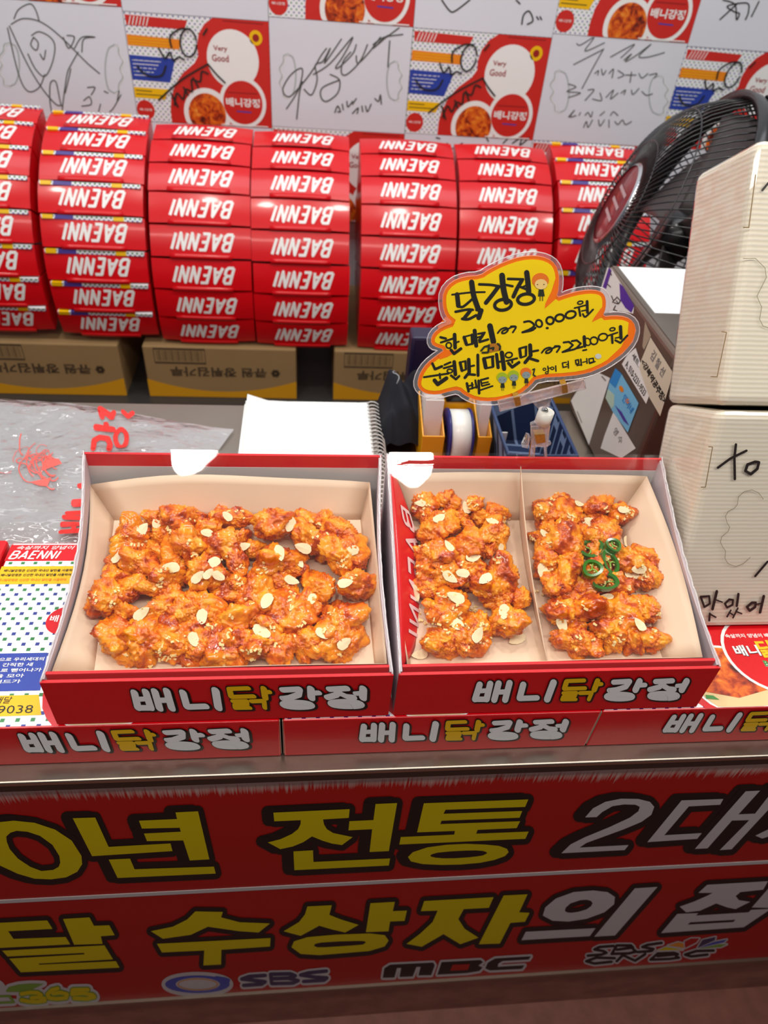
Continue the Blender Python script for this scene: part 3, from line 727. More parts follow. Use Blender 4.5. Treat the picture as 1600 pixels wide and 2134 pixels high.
def add_edge(root):                            # printed lid edge peeping out above the box below
    m = MB(); z0, z1 = 0.0222, 0.0294
    m.box((-BW/2 + .004, -0.0052, z0), (BW/2 - .004, 0.01, z1), 0)
    for a, b, mi in ((-.092, -.072, 1), (-.068, -.034, 2), (.040, .060, 1)):
        m.box((a, -0.0056, z0 - .0002), (b, 0.01, z1 + .0002), mi)
    o = m.build('lid_edge', [M_EDGE, M_YELP, mat('violet_print', '#4a3a90', 0.4)])
    o.parent = root
    return o
ORD = ['topmost', 'second from top', 'third from top', 'fourth from top', 'fourth from bottom', 'third from bottom', 'second from bottom', 'lowest']
NTH = ['first', 'second', 'third', 'fourth', 'fifth', 'sixth', 'seventh']
cols = [(-0.632, 0.016, True), (-0.4225, 0.010, True), (-0.2195, 0.0, False), (-0.0212, -0.003, False), (0.198, -0.006, False), (0.4005, -0.006, False), (0.606, 0.004, True)]
first = True
for ci, (xc, dz, edge) in enumerate(cols):
    for i in range(8):
        ph = PH0 - DPH * (i + 0.5)
        loc = Vector((xc + random.uniform(-.0015, .0015), FC.y - RHO * math.cos(ph), FC.z + RHO * math.sin(ph) + dz))
        rot = (-ph, random.uniform(-.002, .002), random.uniform(-.004, .004))
        lab = 'red takeout box, %s of the %s stack counting from the plastic bag' % (ORD[i], NTH[ci])
        b = dup(box0, loc, rot, lab, 'red takeout boxes in the fanned stacks')
        if edge: add_edge(b)
for o in [box0] + list(box0.children): bpy.data.objects.remove(o)

# ------------------------------------------------------------------ lower flat boxes on the counter
LBY, LBW, LBD, LBH = 0.0165, 0.279, 0.216, 0.0575
M_DOTB = dotted('dotted_print_lid', (0, 1), pitch=0.01195, size=0.145)
M_BOXEDGE = mat('cut_card_edge', '#b7a58e', 0.7)
M_PLATE = mat('plate_print', '#e2c48e', 0.45); M_GREY_LET = mat('silver_white_print', '#f6f6f4', 0.38)
LM = [M_RED, M_GREY_LET, M_BLACKP, M_YELP, M_DOTB, M_BLUEP, M_WHITEP, M_CHPRINT, M_PLATE, M_GRNP, M_ORGP]
Q = (800, 1370, 2.2857)
NAME_ST = [   # the five heavy syllables on the box front: (colour, width, stroke)
 (1,30,[(455,124),(433,194)]), (1,30,[(505,120),(488,194)]), (1,26,[(435,194),(488,194)]), (1,22,[(448,155),(498,152)]),
 (1,30,[(545,118),(524,197)]), (1,30,[(597,116),(576,197)]), (1,24,[(535,160),(586,158)]),
 (1,30,[(662,124),(645,188)]), (1,26,[(645,190),(728,187)]), (1,32,[(806,114),(776,194)]),
 (3,19,[(868,107),(952,104)]), (3,24,[(868,110),(858,142)]), (3,19,[(858,144),(956,141)]), (3,26,[(1016,106),(1000,148)]), (3,19,[(1010,123),(1034,121)]),
 (3,17,[(852,164),(915,162),(908,178),(852,181),(846,195),(912,194)]), (3,19,[(932,164),(988,162),(974,194)]),
 (1,25,[(1092,112),(1168,108),(1150,134),(1105,148),(1072,152)]), (1,30,[(1216,108),(1196,150)]), (1,22,[(1208,128),(1242,126)]),
 (1,25,[(1292,110),(1372,106)]), (1,25,[(1338,108),(1310,136),(1264,148)]), (1,25,[(1330,130),(1352,144),(1380,147)]), (1,30,[(1440,107),(1416,150)]), (1,20,[(1394,130),(1430,127)]),
]
NAME_RING = [(1, ell(1120, 181, 62, 11, 20)), (1, ell(1330, 178, 66, 11, 20))]
S_BOX = seen((0, 0.018, 0.94), (0, -1, 0), *Q)
B0 = Vector((0.0705, 0.018, 0.9095))               # lower corner of the divided box's front panel
def box_name(mb, O, k=1.0):
    """brand name on a box front whose lower bag-side corner is O"""
    def fr(x, y, off=0.0):
        p = S_BOX(x, y, 0.0) - B0
        return Vector(O) + Vector((p.x * k, -off, p.z * k))
    for sh, extra, mi, off in (((5, 4), 11, 2, .0003), ((0, 0), 9, 2, .0006), ((0, 0), 0, None, .0009)):
        for c, w, st in NAME_ST: mb.stroke(fr, [(x + sh[0], y + sh[1]) for x, y in st], w + extra, c if mi is None else mi, off)
        for c, st in NAME_RING: mb.stroke(fr, [(x + sh[0], y + sh[1]) for x, y in st], 25 + extra, c if mi is None else mi, off, closed=True)

def lid_art(mb, O, full=True):
    """printed lid: x from the bag side, y from the front edge"""
    O = Vector(O); fr = lambda x, y, off=0.0: O + Vector((x, y, off))
    Wd, Dp = LBW, LBD
    P = lambda pts: pts
    # red lobes on the right hand half
    mb.flat(fr, [(Wd-.0005,.0005),(.096,.0005),(.089,.008),(.083,.018),(.080,.030),(.079,.045),(.084,.062),(.094,.078),(.108,.092),(.118,.105),(.122,.125),(.128,.150),(.140,.175),(.158,.196),(.180,.210),(.200,.2155),(Wd-.0005,.2155)], 0, .0003)
    mb.flat(fr, [(x, min(y, .2150)) for x, y in oc(.197, .151, .0485)], 6, .0005)
    mb.flat(fr, [(x, max(y, .0008)) for x, y in oc(.132, .030, .0398)], 6, .0005); mb.flat(fr, [(x, max(y, .001)) for x, y in oc(.132, .030, .0372)], 8, .0007)
    mb.flat(fr, [(x, max(y, .010 + 0.25 * abs(x - .132) ** 1.0)) for x, y in oc(.132, .030, .0365)], 7, .0009)
    mb.flat(fr, [(.100,.010),(.112,.0085),(.108,.013),(.101,.014)], 9, .0011)
    mb.flat(fr, oc(.186, .058, .0462), 6, .0011); mb.flat(fr, oc(.186, .058, .0431), 0, .0013)
    put_text(mb, fr, '속살까지 양념이 배니~', [(.150,.0775),(.205,.0775),(.205,.0825),(.150,.0825)], 6, .0015, .02)
    put_text(mb, fr, '배니', [(.1515,.055),(.177,.055),(.177,.068),(.1515,.068)], 2, .0015, .05); put_text(mb, fr, '배니', [(.1510,.0555),(.1765,.0555),(.1765,.0685),(.1510,.0685)], 6, .0017, .03)
    put_text(mb, fr, '닭', [(.1765,.053),(.194,.053),(.194,.074),(.1765,.074)], 3, .0017, .03); put_text(mb, fr, '강정', [(.196,.055),(.222,.055),(.222,.0685),(.196,.0685)], 6, .0017, .03)
    for i, (ch, c) in enumerate(zip('BAENNI', (9, 5, 10, 9, 5, 10))):
        x = .174 + i * .0062
        put_text(mb, fr, ch, [(x,.043),(x+.0046,.043),(x+.0046,.050),(x,.050)], 6, .0015, .12); put_text(mb, fr, ch, [(x,.0432),(x+.0046,.0432),(x+.0046,.0498),(x,.0498)], c, .0018, .03)
    put_text(mb, fr, '가맹점문의 전국주문배달 환영합니다', [(.165,.0025),(.262,.0025),(.262,.0060),(.165,.0060)], 6, .0015, .01)
    # information column
    mb.flat(fr, [(.0,.1895),(.085,.1895),(.090,.2125),(.0,.2125)], 0, .0004)
    put_text(mb, fr, '속살까지 양념이 배니-', [(.006,.2055),(.083,.2055),(.085,.2108),(.008,.2108)], 6, .0007, .01)
    caps(mb, fr, 'BAENNI', .0035, .1925, .0105, .0455, 6, .25, .17, .40, .0007)
    mb.flat(fr, oc(.073, .197, .0035, 12), 3, .0008)
    mb.flat(fr, [(.0,.158),(.077,.158),(.079,.182),(.0,.182)], 3, .0004)
    for i, (y, c) in enumerate(((.176, 2), (.170, 2), (.1635, 10))): put_text(mb, fr, '배니닭강정은 신선한 국내산 닭만을 사용하여', [(.002 + .001 * (2 - i), y - .0018),(.072 - .003 * i, y - .0018),(.072 - .003 * i, y + .0018),(.002 + .001 * (2 - i), y + .0018)], c, .0007, .02)
    mb.flat(fr, [(.0,.0355),(.0765,.0355),(.0720,.0750),(.0,.0750)], 5, .0004)
    for i, (s, w) in enumerate((('대를 통과 앞으로 우리세대의', .071), ('지의 인심을 간직한 새', .063), ('에 전국적으로 뻗어나가', .072), ('지 소중함을 모아', .059), ('맛이란 브랜드가', .058))):
        put_text(mb, fr, s, [(.004, .0663 - i * .0058),(w, .0663 - i * .0058),(w, .0702 - i * .0058),(.004, .0702 - i * .0058)], 6, .0007, .02)
    mb.flat(fr, [(.0,.0105),(.084,.0115),(.0765,.0312),(.0,.0310)], 3, .0004)
    put_text(mb, fr, '주문배달', [(.028,.0232),(.0555,.0232),(.0565,.0298),(.029,.0298)], 2, .0007, .0)
    put_text(mb, fr, '733-9038', [(.022,.0135),(.0762,.0135),(.0755,.0212),(.021,.0212)], 2, .0007, -.005)
    mb.flat(fr, oc(.0775, .112, .0165), 0, .0005); put_text(mb, fr, '배니', [(.064,.110),(.080,.110),(.080,.118),(.064,.118)], 6, .0008, .02)

def flat_box(x0, label, zs=0.0):
    t = thing('flat_food_box', label, 'food box', (x0 + LBW / 2, LBY + LBD / 2, 0.85), 'printed boxes lying flat on the counter')
    x1 = x0 + LBW; zt = 0.85 + LBH + zs
    m = MB(); m.box((x0, LBY, 0.8502), (x1, LBY + LBD, zt), 0)
    o = bevel(m.build('carton', [M_RED], t), 0.0012)
    m = MB()
    for x in (x0, x1):
        s = 1 if x == x0 else -1
        m.box((min(x, x - s * .0006), LBY + .0008, 0.853), (max(x, x - s * .0006), LBY + .0045, zt - .002), 0)
    m.build('cut_edge', [M_BOXEDGE], t)
    m = MB(); m.flat(lambda x, y, off=0.0: Vector((x0 + x, LBY + y, zt + off)), [(.0015,.0015),(LBW-.0015,.0015),(LBW-.0015,LBD-.0015),(.0015,LBD-.0015)], 4, .0002)
    lid_art(m, (x0, LBY, zt)); m.build('lid_print', LM, t)
    m = MB(); box_name(m, (x0 + .001, LBY, 0.8535), 1.0); m.build('lettering', LM, t)
    return t
flat_box(-0.3055, 'flat printed box next to the plastic bag, phone number on its lid')
flat_box(-0.0235, 'flat printed box in the middle of the front row, under both open boxes')
flat_box(0.2570, 'flat printed box under the white carton and the divided chicken box')
m = MB(); m.box((-0.588, LBY, 0.8502), (-0.3085, LBY + LBD, 0.9125))
bevel(tag(m.build('red_box', [M_RED]), 'plain red box beside the plastic bag at the counter end', 'food box'), .003)

# ------------------------------------------------------------------ two open boxes of chicken
M_INNER = mat('box_inside_white', '#d9d3cf', 0.55); M_TRAY = mat('tray_card', '#e0c4a8', 0.5, 0.4, var=0.02, vscale=30)
M_SIDE = mat('pale_side_card', '#cfc0c6', 0.5)
M_CLEAR = film_mat('cling_film', 0.008, (1, 1, 1), 0.02, 0.05, 14.0, 0.9, (1, .5, 1))
FY, RY = 0.018, 0.217; ZB0, ZF, ZR = 0.9092, 0.9665, 1.037
def rim_z(y): return ZF + (ZR - ZF) * (y - FY) / (RY - FY)
def tray_wall(mb, a0, a1, b0, b1, wave=0.0, nu=12, nv=5, bow=0.0, out=(0, 0, 0)):
    """wall from floor edge a0-a1 to lip b0-b1"""
    a0, a1, b0, b1, out = map(Vector, (a0, a1, b0, b1, out))
    def fn(u, v):
        p = a0.lerp(a1, u).lerp(b0.lerp(b1, u), v)
        p.z += wave * v * math.sin(math.pi * u) * (1 + .35 * math.sin(5 * u + 1))
        return p + out * bow * v * math.sin(math.pi * u)
    mb.grid(fn, nu, nv, 0)
def open_box(x0, x1, label, divided):
    t = thing('open_chicken_box', label, 'open food box', ((x0 + x1) / 2, (FY + RY) / 2, ZB0), 'open boxes of glazed chicken')
    T = .0028
    m = MB()      # 0 red outside, 1 white inside, 2 pale side
    m.box((x0, FY, ZB0), (x1, FY + T, ZF), 0)                                  # front panel
    m.hexa([(x0, RY - T, ZB0), (x1, RY - T, ZB0), (x1, RY, ZB0), (x0, RY, ZB0), (x0, RY - T, ZR), (x1, RY - T, ZR), (x1, RY, ZR), (x0, RY, ZR)], 0)
    m.box((x0 + T, RY - T - .0006, ZB0 + .002), (x1 - T, RY - T - .0001, ZR - .0135), 1)
    m.box((x0 + T, FY + T, ZB0), (x1 - T, RY - T, ZB0 + .0015), 1)
    bw = (0.0, .005) if divided else (.010, .005)        # the long sides bow inwards at the rim
    for xa, xb, bo in ((x0, x0 + T, bw[0]), (x1 - T, x1, -bw[1])):
        def side(u, v, xx):
            y = FY + T + (RY - FY - 2 * T) * u
            return Vector((xx + bo * math.sin(math.pi * min(1, u * 1.02)) * v ** .7, y, ZB0 + (rim_z(y) - ZB0) * v))
        for xx in (xa, xb): m.grid(lambda u, v: side(u, v, xx), 16, 5, 2)
        for i in range(16): m.add([side(i / 16, 1, xa), side((i + 1) / 16, 1, xa), side((i + 1) / 16, 1, xb), side(i / 16, 1, xb)], [(0, 1, 2, 3)], 2)
    m.build('carton', [M_RED, M_INNER, M_SIDE], t)
    m = MB(); m.hexa([(x0 + .003, FY + .0055, ZF - .02), (x1 - .003, FY + .0055, ZF - .02), (x1 - .003, FY + .0085, ZF - .02), (x0 + .003, FY + .0085, ZF - .02),
                      (x0 + .003, FY + .0055, ZF + .0035), (x1 - .003, FY + .0055, ZF + .0035), (x1 - .003, FY + .0085, ZF + .0035), (x0 + .003, FY + .0085, ZF + .0035)], 0)
    bevel(m.build('inner_front_flap', [M_RED], t), .0008)
    m = MB(); box_name(m, (x0, FY, ZB0), 1.0); m.build('lettering', LM, t)
    m = MB()
    if not divided:
        f = [(x0 + .034, .036, .955), (x1 - .0135, .037, .955), (x1 - .019, .184, .984), (x0 + .025, .183, .984)]
        rl, rr, fl, fr_ = (x0 + .0035, .205, 1.0086), (x1 - .0105, .205, 1.0135), (x0 + .006, .0285, .966), (x1 - .0045, .0285, .968)
    else:
        f = [(x0 + .012, .036, .955), (x1 - .040, .037, .955), (x1 - .042, .184, .984), (x0 + .018, .183, .984)]
        rl, rr, fl, fr_ = (x0 + .010, .207, 1.0225), (x1 - .014, .207, 1.022), (x0 + .008, .0285, .964), (x1 - .012, .0285, .968)
    m.poly(f, 0)
    tray_wall(m, f[3], f[2], rl, rr, 0.011 if not divided else .003)
    tray_wall(m, f[0], f[3], fl, rl, 0.0, 10, 5, .003 if divided else -.009, (-1, 0, 0))
    tray_wall(m, f[2], f[1], rr, fr_, 0.0, 12, 5, .005 if divided else .000, (1, 0, .3))
    tray_wall(m, f[1], f[0], fr_, fl, 0.0015)
    solidify(m.build('paper_tray', [M_TRAY], t), 0.0006)
    if divided:
        a, b = onY(1085, 972, .205), onY(1140, 1379, .030)
        m = MB()
        def dv(u, v):
            top = a.lerp(b, u); top.x += -.0035 * math.sin(math.pi * u); bot = Vector((top.x + .004, .186 + (.036 - .186) * u, .985 + (.955 - .985) * u))
            return bot.lerp(top, v)
        m.grid(dv, 14, 4); solidify(m.build('divider', [M_TRAY], t), 0.0007)
        m = MB()                                   # red side flap folded inwards, print upside down
        def flap(u, v, off=0.0):
            y = RY - .004 + (FY + .010 - RY + .004) * u
            s = math.sin(math.pi * u) ** .8
            p = Vector((x0 + .0032, y, rim_z(y) - .0015)).lerp(Vector((x0 + .0035 + .0290 * s, y, rim_z(y) - .006 - .030 * s)), v)
            return p + Vector((.85, 0, .5)) * off
        m.grid(flap, 20, 5); solidify(m.build('side_flap', [M_RED], t), .0008)
        m = MB(); caps(m, lambda x, y, off=0.0: flap(min(1, max(0, .20 + x / .19)), .90 - y / .034, off), 'BAENNI', 0, .0, .016, .118, 0, .15, .20, .45, .0012)
        m.build('side_lettering', [mat('faint_white_print', '#e6c8c8', 0.4)], t)
    m = MB()
    def fm(u, v):
        s_ = math.sin(math.pi * v); xl = x0 + .0005 + bw[0] * s_; xr = x1 - .0005 - bw[1] * s_
        x = xl + (xr - xl) * u; y = FY - .001 + (RY - FY + .002) * v
        sag = .0012 * math.sin(math.pi * u) * math.sin(math.pi * v)
        w = .0003 * noise.noise(Vector((x * 25, y * 12, 3.0 if divided else 1.0)))
        return (x, y, rim_z(y) + .0026 - sag + w)
    m.grid(fm, 40, 30); m.build('clear_film', [M_CLEAR], t)
    m = MB()                                        # bunched film along the side rims
    for xx, sd in ((x0 + .001, bw[0]), (x1 - .001, -bw[1])):
        pth = [Vector((xx + sd * math.sin(math.pi * i / 40) + random.uniform(-.0006, .0006), FY + (RY - FY) * i / 40, rim_z(FY + (RY - FY) * i / 40) + .002 + random.uniform(-.0006, .0006))) for i in range(41)]
        m.tube(pth, .0009, 5, 0)
    m.build('film_edge', [film_mat('film_edge', 0.35, (1, 1, 1), .1, .6, 120, 1.0) if 'fe' not in MATS else MATS['fe']], t)
    return t
open_box(-0.206, 0.066, 'open red box of glazed chicken without a divider, under clear film', False)
open_box(0.0705, 0.3435, 'open red box of glazed chicken with a white divider, under clear film', True)

# ------------------------------------------------------------------ glazed chicken pieces
def glaze():
    m = bpy.data.materials.new('sweet_spicy_glaze'); m.use_nodes = True
    nt = m.node_tree; b = nt.nodes['Principled BSDF']
    tc = nt.nodes.new('ShaderNodeTexCoord'); oi = nt.nodes.new('ShaderNodeObjectInfo')
    ad = nt.nodes.new('ShaderNodeVectorMath'); ad.operation = 'ADD'
    sc = nt.nodes.new('ShaderNodeVectorMath'); sc.operation = 'SCALE'; sc.inputs['Scale'].default_value = 7.0
    nt.links.new(oi.outputs['Random'], sc.inputs[0]); nt.links.new(tc.outputs['Object'], ad.inputs[0]); nt.links.new(sc.outputs[0], ad.inputs[1])
    nz = nt.nodes.new('ShaderNodeTexNoise'); nz.inputs['Scale'].default_value = 1.25; nz.inputs['Detail'].default_value = 5; nz.inputs['Roughness'].default_value = 0.55; nz.inputs['Distortion'].default_value = 0.8
    nt.links.new(ad.outputs[0], nz.inputs['Vector'])
    cr = nt.nodes.new('ShaderNodeValToRGB'); e = cr.color_ramp.elements
    e[0].position = 0.30; e[0].color = lin('#8e2806'); e[1].position = 0.68; e[1].color = lin('#ffab22')
    for p, c in ((0.38, '#bc4406'), (0.45, '#e06c06'), (0.54, '#f08c0c')):
        q = e.new(p); q.color = lin(c)
    nt.links.new(nz.outputs['Fac'], cr.inputs[0]); nt.links.new(cr.outputs[0], b.inputs['Base Color'])
    b.inputs['Roughness'].default_value = 0.22; b.inputs['Coat Weight'].default_value = 0.6; b.inputs['Coat Roughness'].default_value = 0.06; b.inputs['Specular IOR Level'].default_value = 0.3
    b.inputs['Subsurface Weight'].default_value = 0.0; b.inputs['Subsurface Radius'].default_value = (.006, .002, .001); b.inputs['Subsurface Scale'].default_value = 0.5
    n2 = nt.nodes.new('ShaderNodeTexNoise'); n2.inputs['Scale'].default_value = 5.5; n2.inputs['Detail'].default_value = 4
    nt.links.new(ad.outputs[0], n2.inputs['Vector'])
    bp = nt.nodes.new('ShaderNodeBump'); bp.inputs['Strength'].default_value = 0.40; bp.inputs['Distance'].default_value = 0.0010
    nt.links.new(n2.outputs['Fac'], bp.inputs['Height']); nt.links.new(bp.outputs['Normal'], b.inputs['Normal'])
    return m
M_GLAZE = glaze()
import bmesh
def chicken_mesh(k):
    rnd = random.Random(100 + k)
    bm = bmesh.new(); bmesh.ops.create_icosphere(bm, subdivisions=5, radius=1.0)
    lobes = []
    for i in range(rnd.randint(4, 6)):
        d = Vector((rnd.uniform(-1, 1), rnd.uniform(-1, 1), rnd.uniform(-.5, .7))).normalized()
        lobes.append((d, rnd.uniform(.20, .48), rnd.uniform(3.5, 8)))
    off = Vector((rnd.uniform(0, 50), rnd.uniform(0, 50), rnd.uniform(0, 50)))
    st = Vector((rnd.uniform(.95, 1.22), rnd.uniform(.80, .98), rnd.uniform(.74, .90)))
    for v in bm.verts:
        d = v.co.normalized()
        r = 0.72
        for l, a, s in lobes: r += a * math.exp(-s * (1 - d.dot(l)) * 1.6)
        n1 = noise.noise(d * 2.1 + off); r += 0.26 * n1
        rid = 1 - abs(noise.noise(d * 4.2 + off * 1.7)) * 2; r += 0.10 * (rid - .45)
        bl = noise.noise(d * 8.5 + off); r += 0.10 * abs(bl) * 2
        r += 0.020 * noise.noise(d * 19 + off)
        v.co = Vector((d.x * st.x, d.y * st.y, d.z * st.z)) * r
    mx = max(max(abs(v.co.x), abs(v.co.y)) for v in bm.verts)
    for v in bm.verts: v.co *= 1.0 / mx
    me = bpy.data.meshes.new('chicken_piece'); bm.to_mesh(me); bm.free()
    for p in me.polygons: p.use_smooth = True
    me.materials.append(M_GLAZE)
    return me
CHM = [chicken_mesh(k) for k in range(12)]
slope = math.atan2(.984 - .955, .184 - .036)
def tray_pt(px, py, h):
    n = Vector((0, -math.sin(slope), math.cos(slope))); P0 = Vector((0, .036, .955)) + n * h
    d = ray(px, py); return CAM + d * ((P0 - CAM).dot(n) / d.dot(n))
LP = [(620,350,82),(735,392,62),(870,335,82),(1012,358,84),(1160,350,62),(1310,402,76),(415,415,90),(545,410,70),(640,440,95),(800,455,80),(1180,425,88),(1340,490,88),
      (440,530,84),(560,590,76),(720,560,80),(872,530,80),(1030,512,100),(390,640,92),(300,695,72),(690,665,105),(950,640,105),(1230,600,108),(1395,612,92),
      (335,825,84),(520,735,66),(450,825,84),(640,740,70),(850,755,102),(1095,715,92),(1300,745,105),(610,875,98),(780,850,80),(1180,830,82),(1330,890,92),(1040,890,95),(920,860,62),
      (420,960,105),(830,935,96),(680,955,64),(1215,945,62),(960,950,70),(560,955,70),(330,590,60),(1130,560,60),(870,620,60),(500,640,60)]
R1 = [(200,272,72),(330,262,66),(450,285,60),(550,330,58),(180,410,86),(312,372,75),(540,410,80),(420,372,50),(270,512,90),(430,470,86),(178,575,62),(330,600,74),(580,590,92),(500,655,76),(400,560,60),
      (200,765,80),(350,705,92),(470,800,76),(600,800,72),(250,880,96),(460,895,90),(370,850,62),(165,670,50),(190,950,50),(400,950,55)]
R2 = [(810,252,68),(762,315,62),(870,335,70),(1010,290,66),(1110,322,62),(1040,400,68),(730,430,52),(850,462,88),(990,442,72),(740,535,58),(880,545,74),(1140,540,78),(1215,520,60),(1225,615,66),(850,632,80),(765,645,62),
      (960,740,84),(820,760,70),(1110,745,84),(1050,840,70),(850,885,86),(940,865,62),(1225,762,68),(1262,880,68),(1180,900,74),(1080,905,62),(990,605,72),(920,935,52),(1010,520,70),(1090,640,66)]
ORDN = ['first','second','third','fourth','fifth','sixth','seventh','eighth','ninth','tenth','eleventh','twelfth','thirteenth','fourteenth','fifteenth','sixteenth','seventeenth','eighteenth','nineteenth','twentieth']
def rows_of(items, per):
    """items: (y, x, payload); returns payload -> (row from back, place from bag side)"""
    it = sorted(items, key=lambda q: -q[0]); out = {}
    for r in range(0, len(it), per):
        for c, q in enumerate(sorted(it[r:r + per], key=lambda q: q[1])): out[q[2]] = (r // per, c)
    return out
CH_OBJ = []
def place_chicken(lst, x0, y0, s, where, group, per, hh=.011, xlim=(-9, 9)):
    made = []; base = list(lst)
    rnd = random.Random(len(lst))
    for gy in range(250, 1000, 46):              # a lower layer fills the gaps between the pieces on top
        for gx in range(100, 1500, 46):
            ds = sorted(((gx - a) ** 2 + (gy - b) ** 2) ** .5 / c for a, b, c in base)
            if .90 < ds[0] and ds[2] < 1.6: base.append((gx + rnd.uniform(-6, 6), gy + rnd.uniform(-6, 6), 60))
    for i, (cx, cy, r) in enumerate(base):
        rad = r / s * 0.60 / F_PX * 1.38
        h = rad * .50 + (random.uniform(.002, .008) if i < len(lst) else 0)
        p = tray_pt(x0 + cx / s, y0 + cy / s, h)
        p.x = min(max(p.x, xlim[0] + rad * .8), xlim[1] - rad * .6)
        p.y = max(p.y, .041 + rad * .55); p.z = min(p.z, rim_z(p.y) - rad * .62 - .001)
        o = bpy.data.objects.new('chicken_piece', CHM[random.randrange(12)]); COL.objects.link(o)
        o.location = p; o.rotation_euler = (random.uniform(-.5, .5), random.uniform(-.5, .5), random.uniform(0, 6.28)); o.scale = (rad,) * 3
        made.append(o); CH_OBJ.append(o)
    rk = rows_of([(o.location.y, o.location.x, o.name) for o in made], per)
    for o in made:
        r, c = rk[o.name]
        tag(o, '%s glazed chicken piece from the bag side, %s row from the back, %s' % (ORDN[c], ORDN[r], where), 'chicken piece', group)
place_chicken(LP, 80, 920, 2.105, 'undivided box', 'glazed chicken in the undivided box', 6, xlim=(-.193, .058))
place_chicken(R1, 780, 920, 2.162, 'compartment without chili', 'glazed chicken in the compartment without chili', 4, xlim=(.093, .206))
place_chicken(R2, 780, 920, 2.162, 'compartment with chili', 'glazed chicken in the compartment with chili', 5, xlim=(.203, .328))
bpy.context.view_layer.update()
vs, fs = [], []
for o in CH_OBJ:
    k = len(vs); mw = o.matrix_world
    vs.extend(mw @ v.co for v in o.data.vertices); fs.extend([i + k for i in p.vertices] for p in o.data.polygons)
k = len(vs)     # the tray floors catch slices that lie beside the chicken
vs += [Vector(p) for p in ((-.19,.03,.9545),(.34,.03,.9545),(.34,.19,.986),(-.19,.19,.986))]; fs.append([k, k+1, k+2, k+3])
BVH = BVHTree.FromPolygons(vs, fs)
def on_food(px, py):
    hit = BVH.ray_cast(CAM, ray(px, py))
    if hit[0] is None: return None, None
    n = hit[1]
    # average normal nearby so that a slice lies across the bumps
    acc = Vector((0, 0, 0))
    for q in BVH.find_nearest_range(hit[0], .0045): acc += q[1] if q[1].z > -.2 else Vector((0, 0, 0))
    n = acc.normalized() if acc.length > 1e-6 else n
    return hit[0], n

# ------------------------------------------------------------------ almond slices, chopped nuts, green chili
M_ALM = mat('almond_flesh', '#ecd9ae', 0.5, 0.4, var=0.05, vscale=200); M_SKIN = mat('almond_skin', '#a9752f', 0.55)
def almond_mesh(k):
    rnd = random.Random(k); m = MB(); n = 22; pts = []
    tip = rnd.uniform(.0, .22)
    for i in range(n):
        a = 2 * math.pi * i / n
        r = 1 + .05 * rnd.uniform(-1, 1)
        pts.append((math.cos(a) * r * (1 + tip * max(0, math.cos(a)) ** 4), math.sin(a) * r * rnd.uniform(.60, .66) * (1 - .18 * math.cos(a))))
    th = .09
    z = lambda x, y: .10 * (x * x - .3)
    top = [(x, y, z(x, y) + th) for x, y in pts]; bot = [(x, y, z(x, y)) for x, y in pts]
    m.add(top + bot + [(0, 0, th + .0), (0, 0, 0)], [(i, (i + 1) % n, 2 * n) for i in range(n)] + [(n + (i + 1) % n, n + i, 2 * n + 1) for i in range(n)], 0, False)
    m.add(top + bot, [(i, n + i, n + (i + 1) % n, (i + 1) % n) for i in range(n)], 1, False)
    o = m.build('almond_slice', [M_ALM, M_SKIN]); me = o.data; bpy.data.objects.remove(o); return me
ALM = [almond_mesh(k) for k in range(5)]
AL = [(450,392,34),(520,365,30),(830,290,24),(830,330,27),(740,402,27),(1105,365,34),(1165,468,35),(1372,480,34),(1055,490,36),(765,535,34),(580,555,36),(745,582,26),(700,597,30),(790,590,28),(1105,610,30),(1343,623,30),(1000,703,37),
      (1198,695,27),(455,757,36),(717,772,34),(683,870,32),(980,838,42),(1240,845,28),(1338,887,32),(345,508,30),(895,465,32),(1145,535,24)]
AR1 = [(210,280,24),(290,350,33),(415,300,32),(533,365,28),(335,475,28),(438,527,34),(335,610,34),(395,595,32),(500,622,35),(185,682,38),(367,705,38),(365,820,40),(272,822,28),(583,770,36),(642,890,38),(463,875,33),(205,962,32),(568,480,22)]
AR2 = [(917,283,25),(958,365,38),(1050,327,22),(1120,310,28),(765,420,28),(1138,455,32),(760,587,38),(1160,605,34),(1190,575,34),(1188,668,30),(1048,703,28),(843,820,37),(1195,828,30)]
def lay(o, p, n, spin, lift=.0004):
    q = Vector((0, 0, 1)).rotation_difference(n) @ Quaternion((0, 0, 1), spin)
    o.rotation_mode = 'QUATERNION'; o.rotation_quaternion = q; o.location = p + n * lift
def place_almonds(lst, x0, y0, s, where, group, per):
    made = []
    for (cx, cy, r) in lst:
        p, n = on_food(x0 + cx / s, y0 + cy / s)
        if p is None: continue
        n = (n + Vector((0, -.35, .5))).normalized()
        o = bpy.data.objects.new('almond_slice', ALM[random.randrange(5)]); COL.objects.link(o)
        k = r / s * .585 / F_PX * 1.08
        o.scale = (k, k, k); lay(o, p, n, random.uniform(0, 6.28), .0009); made.append(o)
    rk = rows_of([(o.location.y, o.location.x, o.name) for o in made], per)
    for o in made:
        r, c = rk[o.name]
        tag(o, '%s almond slice from the bag side, %s row from the back, %s' % (ORDN[c], ORDN[r], where), 'almond slice', group)
place_almonds(AL, 80, 920, 2.105, 'undivided box', 'almond slices in the undivided box', 5)
place_almonds(AR1, 780, 920, 2.162, 'compartment without chili', 'almond slices in the compartment without chili', 4)
place_almonds(AR2, 780, 920, 2.162, 'compartment with chili', 'almond slices in the compartment with chili', 4)
